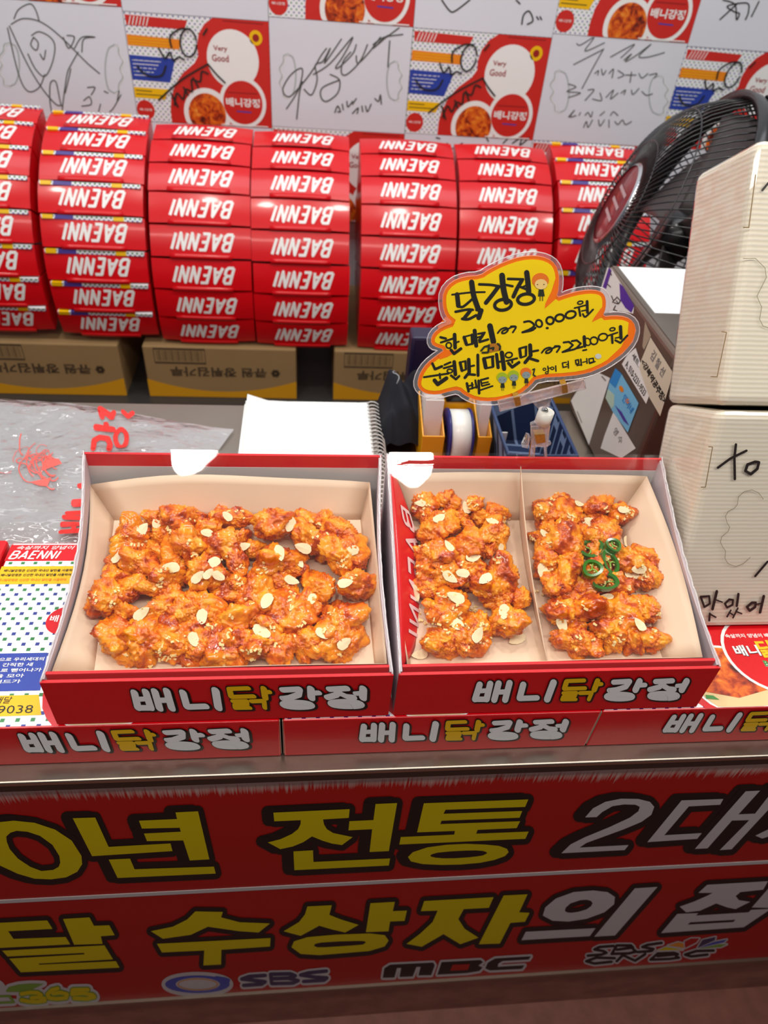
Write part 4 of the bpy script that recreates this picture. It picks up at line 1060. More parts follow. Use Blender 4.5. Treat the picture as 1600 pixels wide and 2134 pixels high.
def crumbs(lst, x0, y0, s, count, label):
    m = MB(); rnd = random.Random(count)
    k = 0
    while k < count:
        cx, cy, r = rnd.choice(lst); cl = rnd.randint(1, 5)
        bx, by = cx + rnd.gauss(0, r * .45), cy + rnd.gauss(0, r * .40)
        for j in range(cl):
            p, n = on_food(x0 + (bx + rnd.gauss(0, 11)) / s, y0 + (by + rnd.gauss(0, 9)) / s); k += 1
            if p is None or p.z < .957: continue
            a = n.orthogonal().normalized(); b = n.cross(a); w = rnd.uniform(0, 6.28)
            u = a * math.cos(w) + b * math.sin(w); v = n.cross(u)
            L, Wd, H = rnd.uniform(.0009, .0021), rnd.uniform(.0006, .0012), rnd.uniform(.0004, .0009)
            c = p + n * H * .6
            m.hexa([c - u * L - v * Wd - n * H, c + u * L * .8 - v * Wd - n * H, c + u * L + v * Wd * .9 - n * H, c - u * L * .9 + v * Wd - n * H,
                    c - u * L * .8 - v * Wd + n * H, c + u * L - v * Wd * .7 + n * H, c + u * L * .8 + v * Wd + n * H, c - u * L + v * Wd * .6 + n * H])
    tag(m.build('chopped_nuts', [mat('chopped_nut', '#f0d490', 0.5)]), label, 'chopped nuts', kind='stuff')
crumbs(LP, 80, 920, 2.105, 210, 'chopped nut crumbs sprinkled over the chicken in the undivided box')
crumbs(R1, 780, 920, 2.162, 120, 'chopped nut crumbs sprinkled over the chicken in the compartment without chili')
crumbs(R2, 780, 920, 2.162, 120, 'chopped nut crumbs sprinkled over the chicken in the compartment with chili')
M_CHILI = mat('chili_skin', '#2f6a16', 0.18, 0.5, 0.6, var=0.2, vscale=150); M_PITH = mat('chili_pith', '#7fa83c', 0.3, 0.5, 0.3); M_SEED = mat('chili_seed', '#e8c27a', 0.4)
for i, (cx, cy, rxx, ryy, rot, lab) in enumerate([(968,495,62,36,.1,'widest green chili ring, at the back of the chili cluster'), (1062,487,36,30,.5,'small green chili ring at the back corner of the cluster, away from the divider'),
        (1052,558,34,52,.15,'upright oval green chili ring in the middle of the cluster'), (975,590,46,34,.3,'green chili ring in the middle of the cluster, nearest the divider'), (1036,645,58,32,.1,'frontmost green chili ring of the cluster')]):
    p, n = on_food(780 + cx / 2.162, 920 + cy / 2.162)
    n = (n * .4 + Vector((0, -.35, 1))).normalized()
    t = thing('chili_ring', lab, 'chili ring', (0, 0, 0), 'green chili rings on the chicken')
    k = .585 / 2.162 / F_PX; a, b = rxx * k * 1.1, ryy * k * 1.1 / .82
    wob = lambda w: 1 + .06 * math.sin(3 * w + i)
    m = MB(); N = 28; H = .0030
    prof = [(1.0, -H), (1.03, 0), (1.0, H), (.70, H * .95), (.62, 0), (.70, -H)]
    def pt(w, f, z): return (math.cos(w) * a * f * wob(w), math.sin(w) * b * f * wob(w), z)
    for j in range(6):
        f0, z0 = prof[j]; f1, z1 = prof[(j + 1) % 6]
        for q in range(N):
            w0, w1 = 2 * math.pi * q / N, 2 * math.pi * (q + 1) / N
            m.add([pt(w0, f0, z0), pt(w1, f0, z0), pt(w1, f1, z1), pt(w0, f1, z1)], [(0, 1, 2, 3)], 0 if j in (0, 1, 5) else 0, True)
    m.build('flesh_ring', [M_CHILI], t)
    m = MB()
    for q in range(3):
        w = 2.1 * q + i; m.tube([pt(w, .8, 0), pt(w + .3, .35, .0005), (0, 0, .0004)], [.0010, .0008, .0010], 6)
    m.build('pith', [M_PITH], t)
    m = MB()
    for q in range(4):
        w = 1.6 * q + .5 * i; c = Vector(pt(w, .42, .0012)); m.lathe([(.0001, -.0004), (.0011, 0), (.0001, .0005)], c, (random.uniform(-.3, .3), random.uniform(-.3, .3), 1), 10)
        if True: m.build('seed', [M_SEED], t); m = MB()
    lay(t, p, n, rot, .0046 + .0012 * (i % 2))

# ------------------------------------------------------------------ ceiling downlights that the film mirrors
for i, p in enumerate(LAMPS):
    t = thing('ceiling_downlight', 'round ceiling downlight over the counter, out of the frame', 'ceiling light', p, 'ceiling downlights in a row above the counter')
    m = MB(); m.lathe([(.079, -.004), (.092, -.004), (.092, .05), (.03, .07), (.03, .2)], p, (0, 0, 1), 28); m.build('housing', [M_BOARD], t)

# ------------------------------------------------------------------ plastic carrier bag lying on the counter
t = thing('plastic_bag', 'clear plastic carrier bag with red lettering lying flat on the counter', 'plastic bag', (-0.38, 0.42, 0.851))
M_BAG = film_mat('bag_plastic', 0.20, (.97, .98, 1), 0.06, 1.0, 26.0, 1.3, (1, 1.6, 1))
M_BAGRED = mat('bag_red_print', '#dc2a22', 0.35)
qa, qb, qc, qd = Vector((-.62, .285, 0)), Vector((-.195, .262, 0)), Vector((-.108, .515, 0)), Vector((-.60, .60, 0))
def bag_h(x, y, seed):
    q = Vector((x, y, seed))
    return .010 * noise.noise(q * 9) + .006 * abs(noise.noise(q * 22)) + .003 * noise.noise(q * 50)
def bag(seed, base):
    def fn(u, v):
        p = qa.lerp(qb, u).lerp(qd.lerp(qc, u), v)
        if v > .5: p.y -= .035 * (1 - min(1, abs(u - .52) * 2.4)) * -1 * (v - .5)
        e = min(1, 9 * min(u, 1 - u, v, 1 - v))
        p.z = .8525 + base * e + max(0, bag_h(p.x, p.y, seed) + .006) * (.25 + .75 * e)
        return p
    return fn
m = MB(); m.grid(bag(1.0, .012), 70, 50); m.build('front_sheet', [M_BAG], t)
m = MB(); m.grid(bag(7.0, .0005), 50, 40); m.build('back_sheet', [M_BAG], t)
S0 = seen((0, 0, .872), (0, 0, 1), 0, 820, 3.077)
def on_bag(x, y, off=0.0):
    p = S0(x, y, 0.0); p.z = .8525 + .012 + max(0, bag_h(p.x, p.y, 1.0) + .006) + .0012 + off; return p
m = MB()
for w, st in ((28, [(645,112),(655,150)]), (28, [(650,115),(712,148)]), (26, [(730,128),(718,150)]), (22, [(790,122),(820,142),(850,122)]), (30, [(618,222),(722,222)]), (26, [(680,192),(685,220)]), (28, [(600,360),(605,305),(640,282),(690,287),(705,320),(700,360)]),
              (34, [(470,684),(530,680)]), (30, [(430,750),(530,745)]), (28, [(412,786),(530,790)]), (26, [(397,830),(530,835)]), (28, [(388,880),(530,886)]), (26, [(470,832),(475,880)]), (22, [(505,580),(530,576)])):
    m.stroke(on_bag, st, w * 1.25, 0)
m.stroke(on_bag, ell(775, 280, 36, 60, 20), 30, 0, closed=True)
m.build('lettering', [M_BAGRED], t)
m = MB(); rnd = random.Random(5)
for i in range(26):
    cx, cy = rnd.gauss(250, 100), rnd.gauss(450, 55)
    m.stroke(on_bag, ell(cx, cy, rnd.uniform(20, 80), rnd.uniform(14, 40), 12, rnd.uniform(0, 3), 0, rnd.uniform(2, 5)), rnd.uniform(4, 8), 0)
m.flat(on_bag, [(290,415),(380,430),(400,460),(330,480),(270,500)], 0); m.flat(on_bag, [(190,570),(330,540),(300,590),(250,590)], 0)
m.build('printed_emblem', [mat('bag_light_red', '#e06258', 0.4)], t)
m = MB(); m.box((-.185, .385, .8503), (-.125, .452, .864)); bevel(tag(m.build('card_case', [mat('black_plastic', '#17171a', 0.3)]), 'small black case lying behind the undivided open box', 'case'), .006, 3)

# ------------------------------------------------------------------ spiral notebook
t = thing('spiral_notebook', 'thick white ruled spiral notebook lying open behind the open boxes', 'notebook', (0, .43, .8505))
M_PAPER = mat('paper', '#f3f7f5', 0.6, 0.3)
m = MB()
for i in range(6):
    z = .8506 + i * .0048; dx = -.004 + .0012 * i + random.uniform(-.001, .001)
    m.box((-.0945 + dx * .6, .318, z), (.0800, .549 + random.uniform(-.002, .002), z + .0046), 0)
m.build('page_block', [M_PAPER], t)
def page(u, v):
    x = -.090 + .172 * u; y = .316 + .236 * v
    z = .8800 + .009 * max(0, (1 - u * 6)) * max(0, v * 3 - 2) + .0012 * math.sin(u * 5) * v
    return Vector((x, y - .006 * math.sin(u * math.pi) * (v > .9), z))
m = MB(); m.grid(page, 24, 24); solidify(m.build('top_page', [M_PAPER], t), .0004)
m = MB()
for i in range(24): m.tube([page(u / 12, .04 + i * .0375) + Vector((0, 0, .0003)) for u in range(1, 12)], .00022, 4)
m.build('ruled_lines', [mat('ruled_line', '#b9dcd6', 0.6)], t)
m = MB(); pth = []
for i in range(26 * 14):
    a = 2 * math.pi * i / 14; pth.append((.0875 + .0120 * math.cos(a), .322 + i * .0089 / 14, .8695 + .0140 * math.sin(a)))
m.tube(pth, .0009, 5); m.build('spiral_wire', [mat('white_wire', '#d9d9d6', 0.3)], t)

# ------------------------------------------------------------------ dark jacket, violet box
m = MB()
def jk(u, v):
    x = .093 + .075 * u; y = .462 + .118 * v
    e = min(1, 4.5 * min(u, 1 - u) + .12) * min(1, 4 * min(v + .05, 1.02 - v))
    z = .8508 + e ** .7 * (.060 + .020 * noise.noise(Vector((x * 20, y * 20, 3))) + .010 * math.sin(u * 14 + v * 6) + .02 * v)
    return (x, y, z)
m.grid(jk, 36, 36)
t = thing('folded_jacket', 'folded black jacket between the notebook and the yellow holder', 'jacket', (.13, .52, .851))
m.build('cloth', [mat('black_cloth', '#1d1f26', 0.8, 0.2, var=.2, vscale=60)], t)
m = MB(); m.tube([Vector(jk(.30 + .05 * math.sin(i), .45 + .04 * i)) + Vector((0, 0, .001)) for i in range(10)], .0009, 5); m.build('piping', [mat('grey_piping', '#8d8f94', 0.6)], t)
m = MB(); m.box((.141, .585, .8505), (.245, .62, .966)); 
o = m.build('violet_box', [mat('violet_card', '#1f183a', 0.35)]); bevel(o, .004)
tag(o, 'dark violet box behind the yellow holder and the price sign', 'box')

# ------------------------------------------------------------------ yellow tape holder with cards
t = thing('tape_holder', 'yellow plastic desk holder with a wide white tape roll', 'tape dispenser', (.19, .475, .851))
M_YP = mat('yellow_plastic', '#f0a800', 0.3, 0.5, .3)
for xa, xb in ((.146, .176), (.221, .240)):
    m = MB(); Tt = .002
    m.box((xa, .440, .8505), (xb, .442, .900)); m.box((xa, .510, .8505), (xb, .512, .925)); m.box((xa, .442, .8505), (xb, .510, .853))
    for x in (xa, xb - Tt):
        m.hexa([(x, .442, .853), (x + Tt, .442, .853), (x + Tt, .510, .853), (x, .510, .853), (x, .442, .900), (x + Tt, .442, .900), (x + Tt, .510, .925), (x, .510, .925)])
    bevel(m.build('pocket', [M_YP], t), .0006)
m = MB(); m.box((.176, .445, .8505), (.221, .512, .862)); m.box((.176, .500, .862), (.221, .512, .918)); m.build('base', [M_YP], t)
m = MB(); m.lathe([(.012, -.0165), (.036, -.0165), (.036, -.0135), (.012, -.0135)], (.1985, .468, .884), (1, 0, 0), 40); m.lathe([(.012, .0135), (.036, .0135), (.036, .0165), (.012, .0165)], (.1985, .468, .884), (1, 0, 0), 40)
m.build('blue_flange', [mat('navy_plastic', '#26266e', 0.35)], t)
m = MB(); m.lathe([(.016, -.0132), (.0345, -.0132), (.0345, .0132), (.016, .0132)], (.1985, .468, .884), (1, 0, 0), 48); m.build('tape_roll', [mat('white_tape', '#eef0ea', 0.3, 0.5, .3)], t)
m = MB(); m.lathe([(.0001, -.02), (.012, -.014), (.012, .014), (.0001, .02)], (.1985, .505, .926), (1, 0, 0), 20); m.build('cutter_guard', [mat('black_plastic', '#17171a', 0.3)], t)
for k, (xa, xb, zt) in enumerate(((.1492, .1735, .942), (.2235, .2375, .936))):
    n = 7 if k == 0 else 5
    for i in range(n):
        y = .4600 + i * .0062 + random.uniform(-.001, .001); dz = random.uniform(-.006, .004); lean = .012
        m = MB(); m.hexa([(xa, y, .854), (xb, y, .854), (xb, y + .0012, .854), (xa, y + .0012, .854), (xa, y + lean - .008, zt + dz), (xb, y + lean - .008, zt + dz), (xb, y + lean - .0068, zt + dz), (xa, y + lean - .0068, zt + dz)])
        o = m.build('paper_card', [M_BOARD])
        tag(o, '%s white card from the front in the %s pocket of the yellow holder' % (ORDN[i], 'wider' if k == 0 else 'narrower'), 'card', 'white cards in the yellow holder')

# ------------------------------------------------------------------ navy woven basket
def weave():
    m = mat('navy_weave', '#22345c', 0.5)
    nt = m.node_tree; b = nt.nodes['Principled BSDF']; tc = nt.nodes.new('ShaderNodeTexCoord')
    mp = nt.nodes.new('ShaderNodeMapping'); mp.inputs['Rotation'].default_value = (R(20), R(14), 0.1); nt.links.new(tc.outputs['Object'], mp.inputs[0])
    br = nt.nodes.new('ShaderNodeTexBrick'); br.inputs['Scale'].default_value = 15; br.inputs['Color1'].default_value = lin('#1d2d54'); br.inputs['Color2'].default_value = lin('#101a33')
    br.inputs['Mortar'].default_value = lin('#7487a8'); br.inputs['Mortar Size'].default_value = .03
    nt.links.new(mp.outputs[0], br.inputs['Vector']); nt.links.new(br.outputs[0], b.inputs['Base Color']); return m
M_WEAVE = weave()
t = thing('woven_basket', 'navy blue woven basket between the yellow holder and the till box', 'basket', (.29, .43, .851))
bx0, bx1, by0, by1, zt = .242, .334, .372, .512, .920
m = MB()
def bk(x, y, z, inn=0): 
    k = (z - .8506) / (zt - .8506) * .010 - .010
    cx, cy = (bx0 + bx1) / 2, (by0 + by1) / 2
    sx = ((bx1 - bx0) / 2 + k - inn) / ((bx1 - bx0) / 2); sy = ((by1 - by0) / 2 + k - inn) / ((by1 - by0) / 2)
    return Vector((cx + (x - cx) * sx, cy + (y - cy) * sy, z))
cs = [(bx0, by0), (bx1, by0), (bx1, by1), (bx0, by1)]
for i in range(4):
    a, b = cs[i], cs[(i + 1) % 4]
    for inn in (0, .003):
        m.add([bk(*a, .8506, inn), bk(*b, .8506, inn), bk(*b, zt, inn), bk(*a, zt, inn)], [(0, 1, 2, 3)])
m.add([bk(*c, .853, 0) for c in cs], [(0, 1, 2, 3)])
m.build('body', [M_WEAVE], t)
m = MB(); m.tube([bk(*c, zt, .0015) for c in cs], .0028, 8, 0, closed=True); m.build('rim', [mat('navy_binding', '#31466f', 0.6, var=.3, vscale=300)], t)
m = MB(); m.box((.2525, .448, .885), (.262, .4495, .902)); m.build('white_label', [M_BOARD], t)

# ------------------------------------------------------------------ metal till box covered with stickers
TX, TY0, TY1, TZ = .400, .353, .600, 1.074
M_TILL = mat('till_metal', '#6d5c50', 0.38, 0.5, .15, .35, var=.12, vscale=14, bump=.1, bscale=120)
t = thing('till_box', 'brown metal till box covered in stickers beside the black fan', 'cash box', (.51, .476, .851))
m = MB(); m.box((TX, TY0, .8505), (.640, TY1, TZ)); bevel(m.build('case', [M_TILL], t), .006, 3)
m = MB(); m.box((TX + .006, TY0 + .004, TZ), (.634, TY1 - .004, TZ + .0012)); m.build('lid', [mat('till_lid_metal', '#7a7068', 0.3, 0.5, .2, .5, var=.15, vscale=20)], t)
m = MB(); m.box((.413, .455, TZ + .0012), (.630, .592, TZ + .0020)); m.build('white_sheet', [mat('white_sheet', '#eef2f4', 0.45)], t)
S7 = seen((TX, 0, 1), (-1, 0, 0), 1150, 530, 4.848)
sm = [M_BOARD, mat('violet_print2', '#4a2fa0', 0.4), mat('sky_print', '#7cc4ea', 0.4), mat('blue_print2', '#2d8fd8', 0.4), M_MARK, mat('cream_paper', '#d9cdb4', 0.6), mat('grey_ink', '#85807c', 0.6), M_ORGP, mat('pale_green', '#b9d4c0', 0.5), mat('torn_paper', '#a9977f', 0.7)]
m = MB(); m.flat(S7, [(560,128),(605,150),(700,300),(830,520),(820,600),(690,575),(500,600),(430,560),(495,340)], 0, .0004)
m.flat(S7, [(575,130),(602,165),(545,350),(512,330)], 1, .0007); m.flat(S7, [(680,290),(722,330),(830,520),(800,590),(740,540),(690,460)], 1, .0007)
for st in ([(600,420),(620,470),(650,440)], [(610,480),(660,500)], [(640,520),(620,560),(655,570)], [(655,430),(690,470),(670,500),(650,470)], [(560,300),(590,330)], [(585,180),(600,210)]): m.stroke(S7, st, 10, 4, .0008)
m.build('sticker', sm, t)
m = MB(); m.flat(S7, [(190,1480),(330,1255),(480,1200),(585,1250),(372,1930)], 0, .0004); m.stroke(S7, [(255,1590),(300,1700)], 9, 6, .0007); m.stroke(S7, [(505,1235),(540,1275)], 14, 6, .0007); m.build('sticker', sm, t)
m = MB(); m.flat(S7, [(640,1150),(700,1205),(875,1505),(765,1800),(610,1585),(540,1450),(580,1290)], 2, .0008); m.flat(S7, [(640,1150),(702,1208),(640,1352),(578,1290)], 3, .0010); m.flat(S7, [(565,1360),(630,1420),(625,1530),(600,1560),(540,1450)], 8, .0010)
for cx, cy, c in ((700,1360,7), (760,1480,7)): m.flat(S7, ell(cx, cy, 20, 34, 14, -.4), c, .0012)
put_text(m, S7, '연이네', [(700,1470),(790,1610),(830,1560),(740,1400)], 3, .0013, .02)
for i in range(4): m.stroke(S7, [(640 + i * 18, 1530 + i * 18), (730 + i * 14, 1690 + i * 12)], 7, 1, .0012, 'butt')
m.build('sticker', sm, t)
m = MB(); m.flat(S7, [(845,945),(990,1400),(950,1512),(705,1110),(760,1015)], 0, .0004); put_text(m, S7, 'A. 010-2231-9533', [(735,1130),(925,1440),(955,1385),(760,1060)], 4, .0007, .02); put_text(m, S7, '세트.', [(800,1030),(870,1150),(890,1090),(830,990)], 4, .0007, .02); m.build('note', sm, t)
m = MB(); m.flat(S7, [(995,838),(1225,1200),(1092,1635),(985,1450),(880,1150),(905,1060)], 5, .0006); put_text(m, S7, '김 철 선', [(985,1040),(1110,1250),(1150,1170),(1030,950)], 6, .0009, .03); put_text(m, S7, '<강북역공주점>', [(890,1090),(1120,1520),(1165,1460),(930,1050)], 4, .0009, .04); m.build('note', sm, t)
m = MB(); m.flat(S7, [(620,1590),(845,1960),(700,2060),(490,1960),(530,1830)], 0, .0004); put_text(m, S7, '영 수', [(610,1790),(690,1930),(720,1870),(650,1740)], 6, .0007, .02); m.build('note', sm, t)
m = MB(); m.flat(S7, [(940,680),(1000,820),(930,965),(912,930)], 9, .0003); m.build('torn_tape', sm, t)

# ------------------------------------------------------------------ price sign and its clip
PY = .2205
SG = seen((0, PY, 1.1), (0, -.966, .259)); S4 = seen((0, PY, 1.1), (0, -.966, .259), 860, 520, 2.857)
outl = [(25,800),(40,740),(80,680),(150,625),(190,597),(120,575),(105,545),(120,500),(170,460),(240,435),(195,400),(175,330),(180,250),(230,190),(310,160),(400,155),(450,120),(540,75),(640,42),(730,35),(800,50),(850,85),(872,150),(870,230),(855,288),(920,265),(1000,245),(1080,240),(1130,255),(1150,290),(1150,350),(1130,400),(1200,393),(1270,400),(1315,430),(1330,480),(1310,550),(1250,620),(1150,690),(1050,735),(940,755),(740,765),(700,810),(640,860),(560,890),(470,905),(380,900),(310,870),(270,835),(220,845),(150,865),(80,860),(40,835)]
def smooth(poly, it=1):
    for _ in range(it):
        n = len(poly); out = []
        for i in range(n):
            a, b = poly[i], poly[(i + 1) % n]; out += [(a[0] * .75 + b[0] * .25, a[1] * .75 + b[1] * .25), (a[0] * .25 + b[0] * .75, a[1] * .25 + b[1] * .75)]
        poly = out
    return poly
t = thing('price_sign', 'yellow cloud-shaped price sign with orange border and black brush lettering', 'price sign', tuple(SG(1110, 800)))
M_CARDO = mat('orange_card', '#ff7a10', 0.4); M_CARDY = mat('yellow_card', '#ffdc00', 0.45)
so = smooth(outl)
m = MB(); m.slab([S4(x, y, 0.0) for x, y in so], (0, .0008, 0), 0); m.flat(S4, inset(so, 22), 1, .0003)
for w in ([(195,400),(250,440),(205,452),(150,480),(150,455)], [(872,150),(868,240),(855,290),(785,352),(790,320),(825,250),(850,170)], [(1150,330),(1132,400),(1065,433),(1080,405),(1120,350)], [(150,625),(190,597),(275,600),(205,640),(160,655)], [(1300,420),(1330,480),(1310,550),(1250,620),(1150,690),(1050,735),(1060,715),(1160,655),(1240,580),(1280,500),(1285,440)]):
    m.flat(S4, w, 0, .0005)
m.build('card', [M_CARDO, M_CARDY], t)
osl = smooth(inset(outl, -23))
m = MB(); m.ring(S4, osl, smooth(inset(outl, 3)), 0, .0016); m.build('clear_sleeve', [film_mat('sleeve_plastic', 0.16, (1, .95, .97), .05, .2, 40, 1.4)], t)
m = MB(); m.tube([S4(x, y, .0016) for x, y in osl], .0005, 6, 0, closed=True); m.build('sleeve_edge', [film_mat('sleeve_edge', 0.45, (1, .95, .97), .1, .2, 40, 2.0)], t)
CL = (940, 550, 5.0); CM = (880, 660, 3.636)
TL = [(16,[(10,320),(190,298),(350,293)]), (40,[(62,318),(75,435)]), (22,[(80,440),(125,445),(215,370)]), (46,[(213,190),(235,330),(282,470)]), (22,[(45,498),(170,475),(225,478)]), (32,[(198,488),(132,570)]), (24,[(115,572),(180,575),(260,535)]), (20,[(262,480),(325,478)]), (42,[(312,485),(287,560)]),
      (22,[(292,212),(420,218),(500,235)]), (36,[(492,237),(430,320),(362,405)]), (50,[(530,120),(545,260),(577,395)]), (20,[(560,215),(640,232)]), (22,[(592,155),(750,160)]), (34,[(738,168),(690,250),(648,340)]), (20,[(705,232),(785,264)]), (46,[(787,90),(800,200),(808,290)]), (16,[(740,242),(785,222)]),
      (18,[(760,605),(820,598),(865,640),(820,680),(742,712)]), (18,[(742,712),(840,692),(878,665)]), (14,[(1285,460),(1400,430)]), (18,[(1330,452),(1345,540)]), (12,[(1360,490),(1410,480)]), (24,[(1416,390),(1420,505)]), (16,[(1372,522),(1400,550),(1478,475)])]
TLR = [(34, ell(540,425,88,56,24,-.15)), (34, ell(780,366,88,54,24,-.15)), (20, ell(915,620,32,38,20,-.4)), (22, ell(1030,590,38,38,20,-.4)), (22, ell(1130,562,46,36,20,-.3)), (22, ell(1245,528,54,36,20,-.3)), (14, ell(1345,403,28,16,16,-.2))]
ARW = [[(485,720),(520,680),(570,665),(592,688),(565,718),(530,722),(540,697),(600,672),(640,655),(670,655)], [(622,650),(675,655),(642,713)]]
TM = [(12,[(1070,195),(1110,190),(1140,215),(1110,245),(1062,268)]), (12,[(1062,268),(1150,247),(1172,236)]), (12,[(1132,185),(1170,178),(1200,203),(1168,238)]), (12,[(1165,240),(1212,228)]), (20,[(1226,152),(1230,222)]), (10,[(1217,255),(1243,250)]), (10,[(1402,145),(1478,120)]), (14,[(1436,137),(1440,198)]), (20,[(1501,75),(1505,162)]), (8,[(1462,162),(1495,155)]), (12,[(1462,178),(1500,198),(1553,142)]),
      (10,[(255,196),(276,188)]), (14,[(137,155),(178,165)]), (12,[(140,195),(248,160)]), (22,[(244,135),(248,235)]), (18,[(217,252),(240,280),(292,242)]), (20,[(316,155),(334,210)]), (10,[(318,152),(382,135)]), (18,[(376,138),(380,202)]), (12,[(336,215),(380,205)]), (24,[(396,105),(408,220)]), (10,[(408,160),(438,150)]), (12,[(422,130),(473,120)]), (18,[(464,128),(432,178)]), (14,[(432,192),(498,172)]), (34,[(512,70),(538,190)]),
      (16,[(76,355),(96,398),(148,376)]), (12,[(12,458),(198,430)]), (12,[(131,432),(135,468)]), (24,[(92,482),(116,512),(182,466)]), (12,[(167,365),(213,345)]), (12,[(162,390),(228,372)]), (22,[(241,342),(250,438)]), (14,[(217,445),(254,474),(279,450)]), (18,[(286,348),(300,408)]), (10,[(287,345),(328,335)]), (14,[(326,338),(330,398)]), (10,[(302,410),(330,400)]), (22,[(351,325),(355,420)]), (12,[(357,377),(392,370)]), (18,[(354,422),(322,462)]), (15,[(342,435),(398,440)]), (18,[(420,290),(422,445)]),
      (24,[(467,320),(480,385)]), (13,[(468,315),(538,300)]), (18,[(531,304),(535,376)]), (12,[(482,390),(535,380)]), (20,[(562,285),(574,385)]), (26,[(602,272),(619,395)]), (12,[(567,345),(613,335)]), (12,[(637,335),(718,315)]), (12,[(680,326),(681,348)]), (18,[(652,352),(681,382),(732,346)]), (18,[(737,244),(745,306)]), (12,[(738,240),(788,226)]), (14,[(785,228),(785,292)]), (10,[(748,310),(785,296)]), (24,[(816,216),(820,285)]), (13,[(822,265),(877,255)]), (20,[(823,292),(778,347)]), (16,[(802,312),(876,335)]),
      (16,[(337,505),(350,565)]), (10,[(337,530),(383,515)]), (12,[(376,502),(380,543)]), (10,[(352,550),(418,530)]), (12,[(401,482),(410,538)]), (16,[(426,485),(430,580)]), (12,[(442,480),(498,465)]), (9,[(447,505),(498,495)]), (10,[(443,482),(450,522)]), (10,[(452,525),(508,510)]), (10,[(442,555),(532,525)]),
      (8,[(950,375),(955,412)]), (6,[(955,392),(968,388)]), (8,[(1010,372),(1012,413)]), (8,[(1061,352),(1066,384),(1094,378)]), (7,[(1061,350),(1090,345)]), (8,[(1105,337),(1107,388)]), (6,[(1092,362),(1105,360)]), (8,[(1160,330),(1165,360),(1185,355),(1182,325),(1160,330)]), (9,[(1200,322),(1205,368)]), (8,[(1172,370),(1195,365)]), (7,[(1215,345),(1238,340)]), (8,[(1245,317),(1248,353)]), (8,[(1262,320),(1265,350),(1298,340),(1294,314),(1262,320)]), (8,[(1267,355),(1308,340)])]
TMR = [(10, ell(1252,190,22,28,16,-.3)), (12, ell(1300,182,28,28,18,-.4)), (12, ell(1368,154,34,26,18,-.3)), (10, ell(1440,95,20,12,14,-.2)), (12, ell(200,217,20,22,16)), (11, ell(208,411,20,15,16)), (12, ell(655,290,26,20,16,-.2)), (7, ell(925,398,11,9,12)), (7, ell(943,424,11,8,12)), (8, ell(984,391,12,10,12))]
SL = seen((0, PY, 1.1), (0, -.966, .259), *CL); SM = seen((0, PY, 1.1), (0, -.966, .259), *CM)
m = MB()
for w, st in TL: m.stroke(SL, curvy(st), w * 1.2, 0, .0006)
for w, st in TLR: m.stroke(SL, st, w, 0, .0006, closed=True)
for dx, dy in ((0, 0), (458, 206)):
    for st in ARW: m.stroke(SL, curvy([(x + dx, y + dy) for x, y in st]), 18, 0, .0006)
m.stroke(SL, [(998,668),(1004,668)], 26, 0, .0006)
for w, st in TM: m.stroke(SM, st, w * 1.25, 0, .0006)
for w, st in TMR: m.stroke(SM, st, w, 0, .0006, closed=True)
m.build('lettering', [M_MARK], t)
# small stickers on the card
gm = [mat('hair_orange', '#f07a20', 0.5), mat('pale_skin', '#f6d488', 0.5), mat('dark_dress', '#26301f', 0.5), mat('lime_hair', '#a9c224', 0.5), mat('grey_face', '#8fa0a0', 0.5), mat('brown_tape', '#b8781c', 0.5)]
def little(fr, x, y, k, hair, face):
    m.flat(fr, ell(x, y - 40 * k, 88 * k, 78 * k, 18), hair, .0008); m.flat(fr, ell(x + 6 * k, y, 66 * k, 54 * k, 18), face, .0010)
    m.flat(fr, [(x - 16 * k, y + 52 * k), (x + 32 * k, y + 52 * k), (x + 44 * k, y + 125 * k), (x - 26 * k, y + 125 * k)], 2, .0009)
    for dx in (-4, 22): m.stroke(fr, [(x + dx * k, y + 125 * k), (x + dx * k, y + 170 * k)], 8 * k, 2, .0009)
    for dx in (-30, 36): m.flat(fr, ell(x + dx * k, y + 2 * k, 6 * k, 6 * k, 8), 2, .0012)
m = MB(); little(SL, 930, 212, 1.0, 0, 1); m.build('figure_sticker', gm, t)
for x, y, h in ((604, 478, 3), (690, 462, 3), (784, 442, 0)):
    m = MB(); little(SM, x, y, .48, h, 4); m.build('figure_sticker', gm, t)
m = MB(); m.flat(SM, [(500,205),(588,200),(600,250),(510,272)], 5, .0012)
for st in ([(445,258),(470,228),(505,218),(498,270),(455,272)], [(570,205),(590,225),(585,250)], [(515,240),(540,235),(535,250)]): m.stroke(SM, st, 14, 2, .0014)
m.build('cover_up_sticker', gm, t)
m = MB(); m.stroke(SM, [(836,400),(850,395),(840,440),(856,450)], 10, 2, .0011); m.build('marker_blot', gm, t)
m = MB(); m.flat(SM, ell(1332, 300, 24, 20, 16), 0, .0010); m.build('round_dot', [mat('pearl_dot', '#d4d8d0', 0.2)], t)

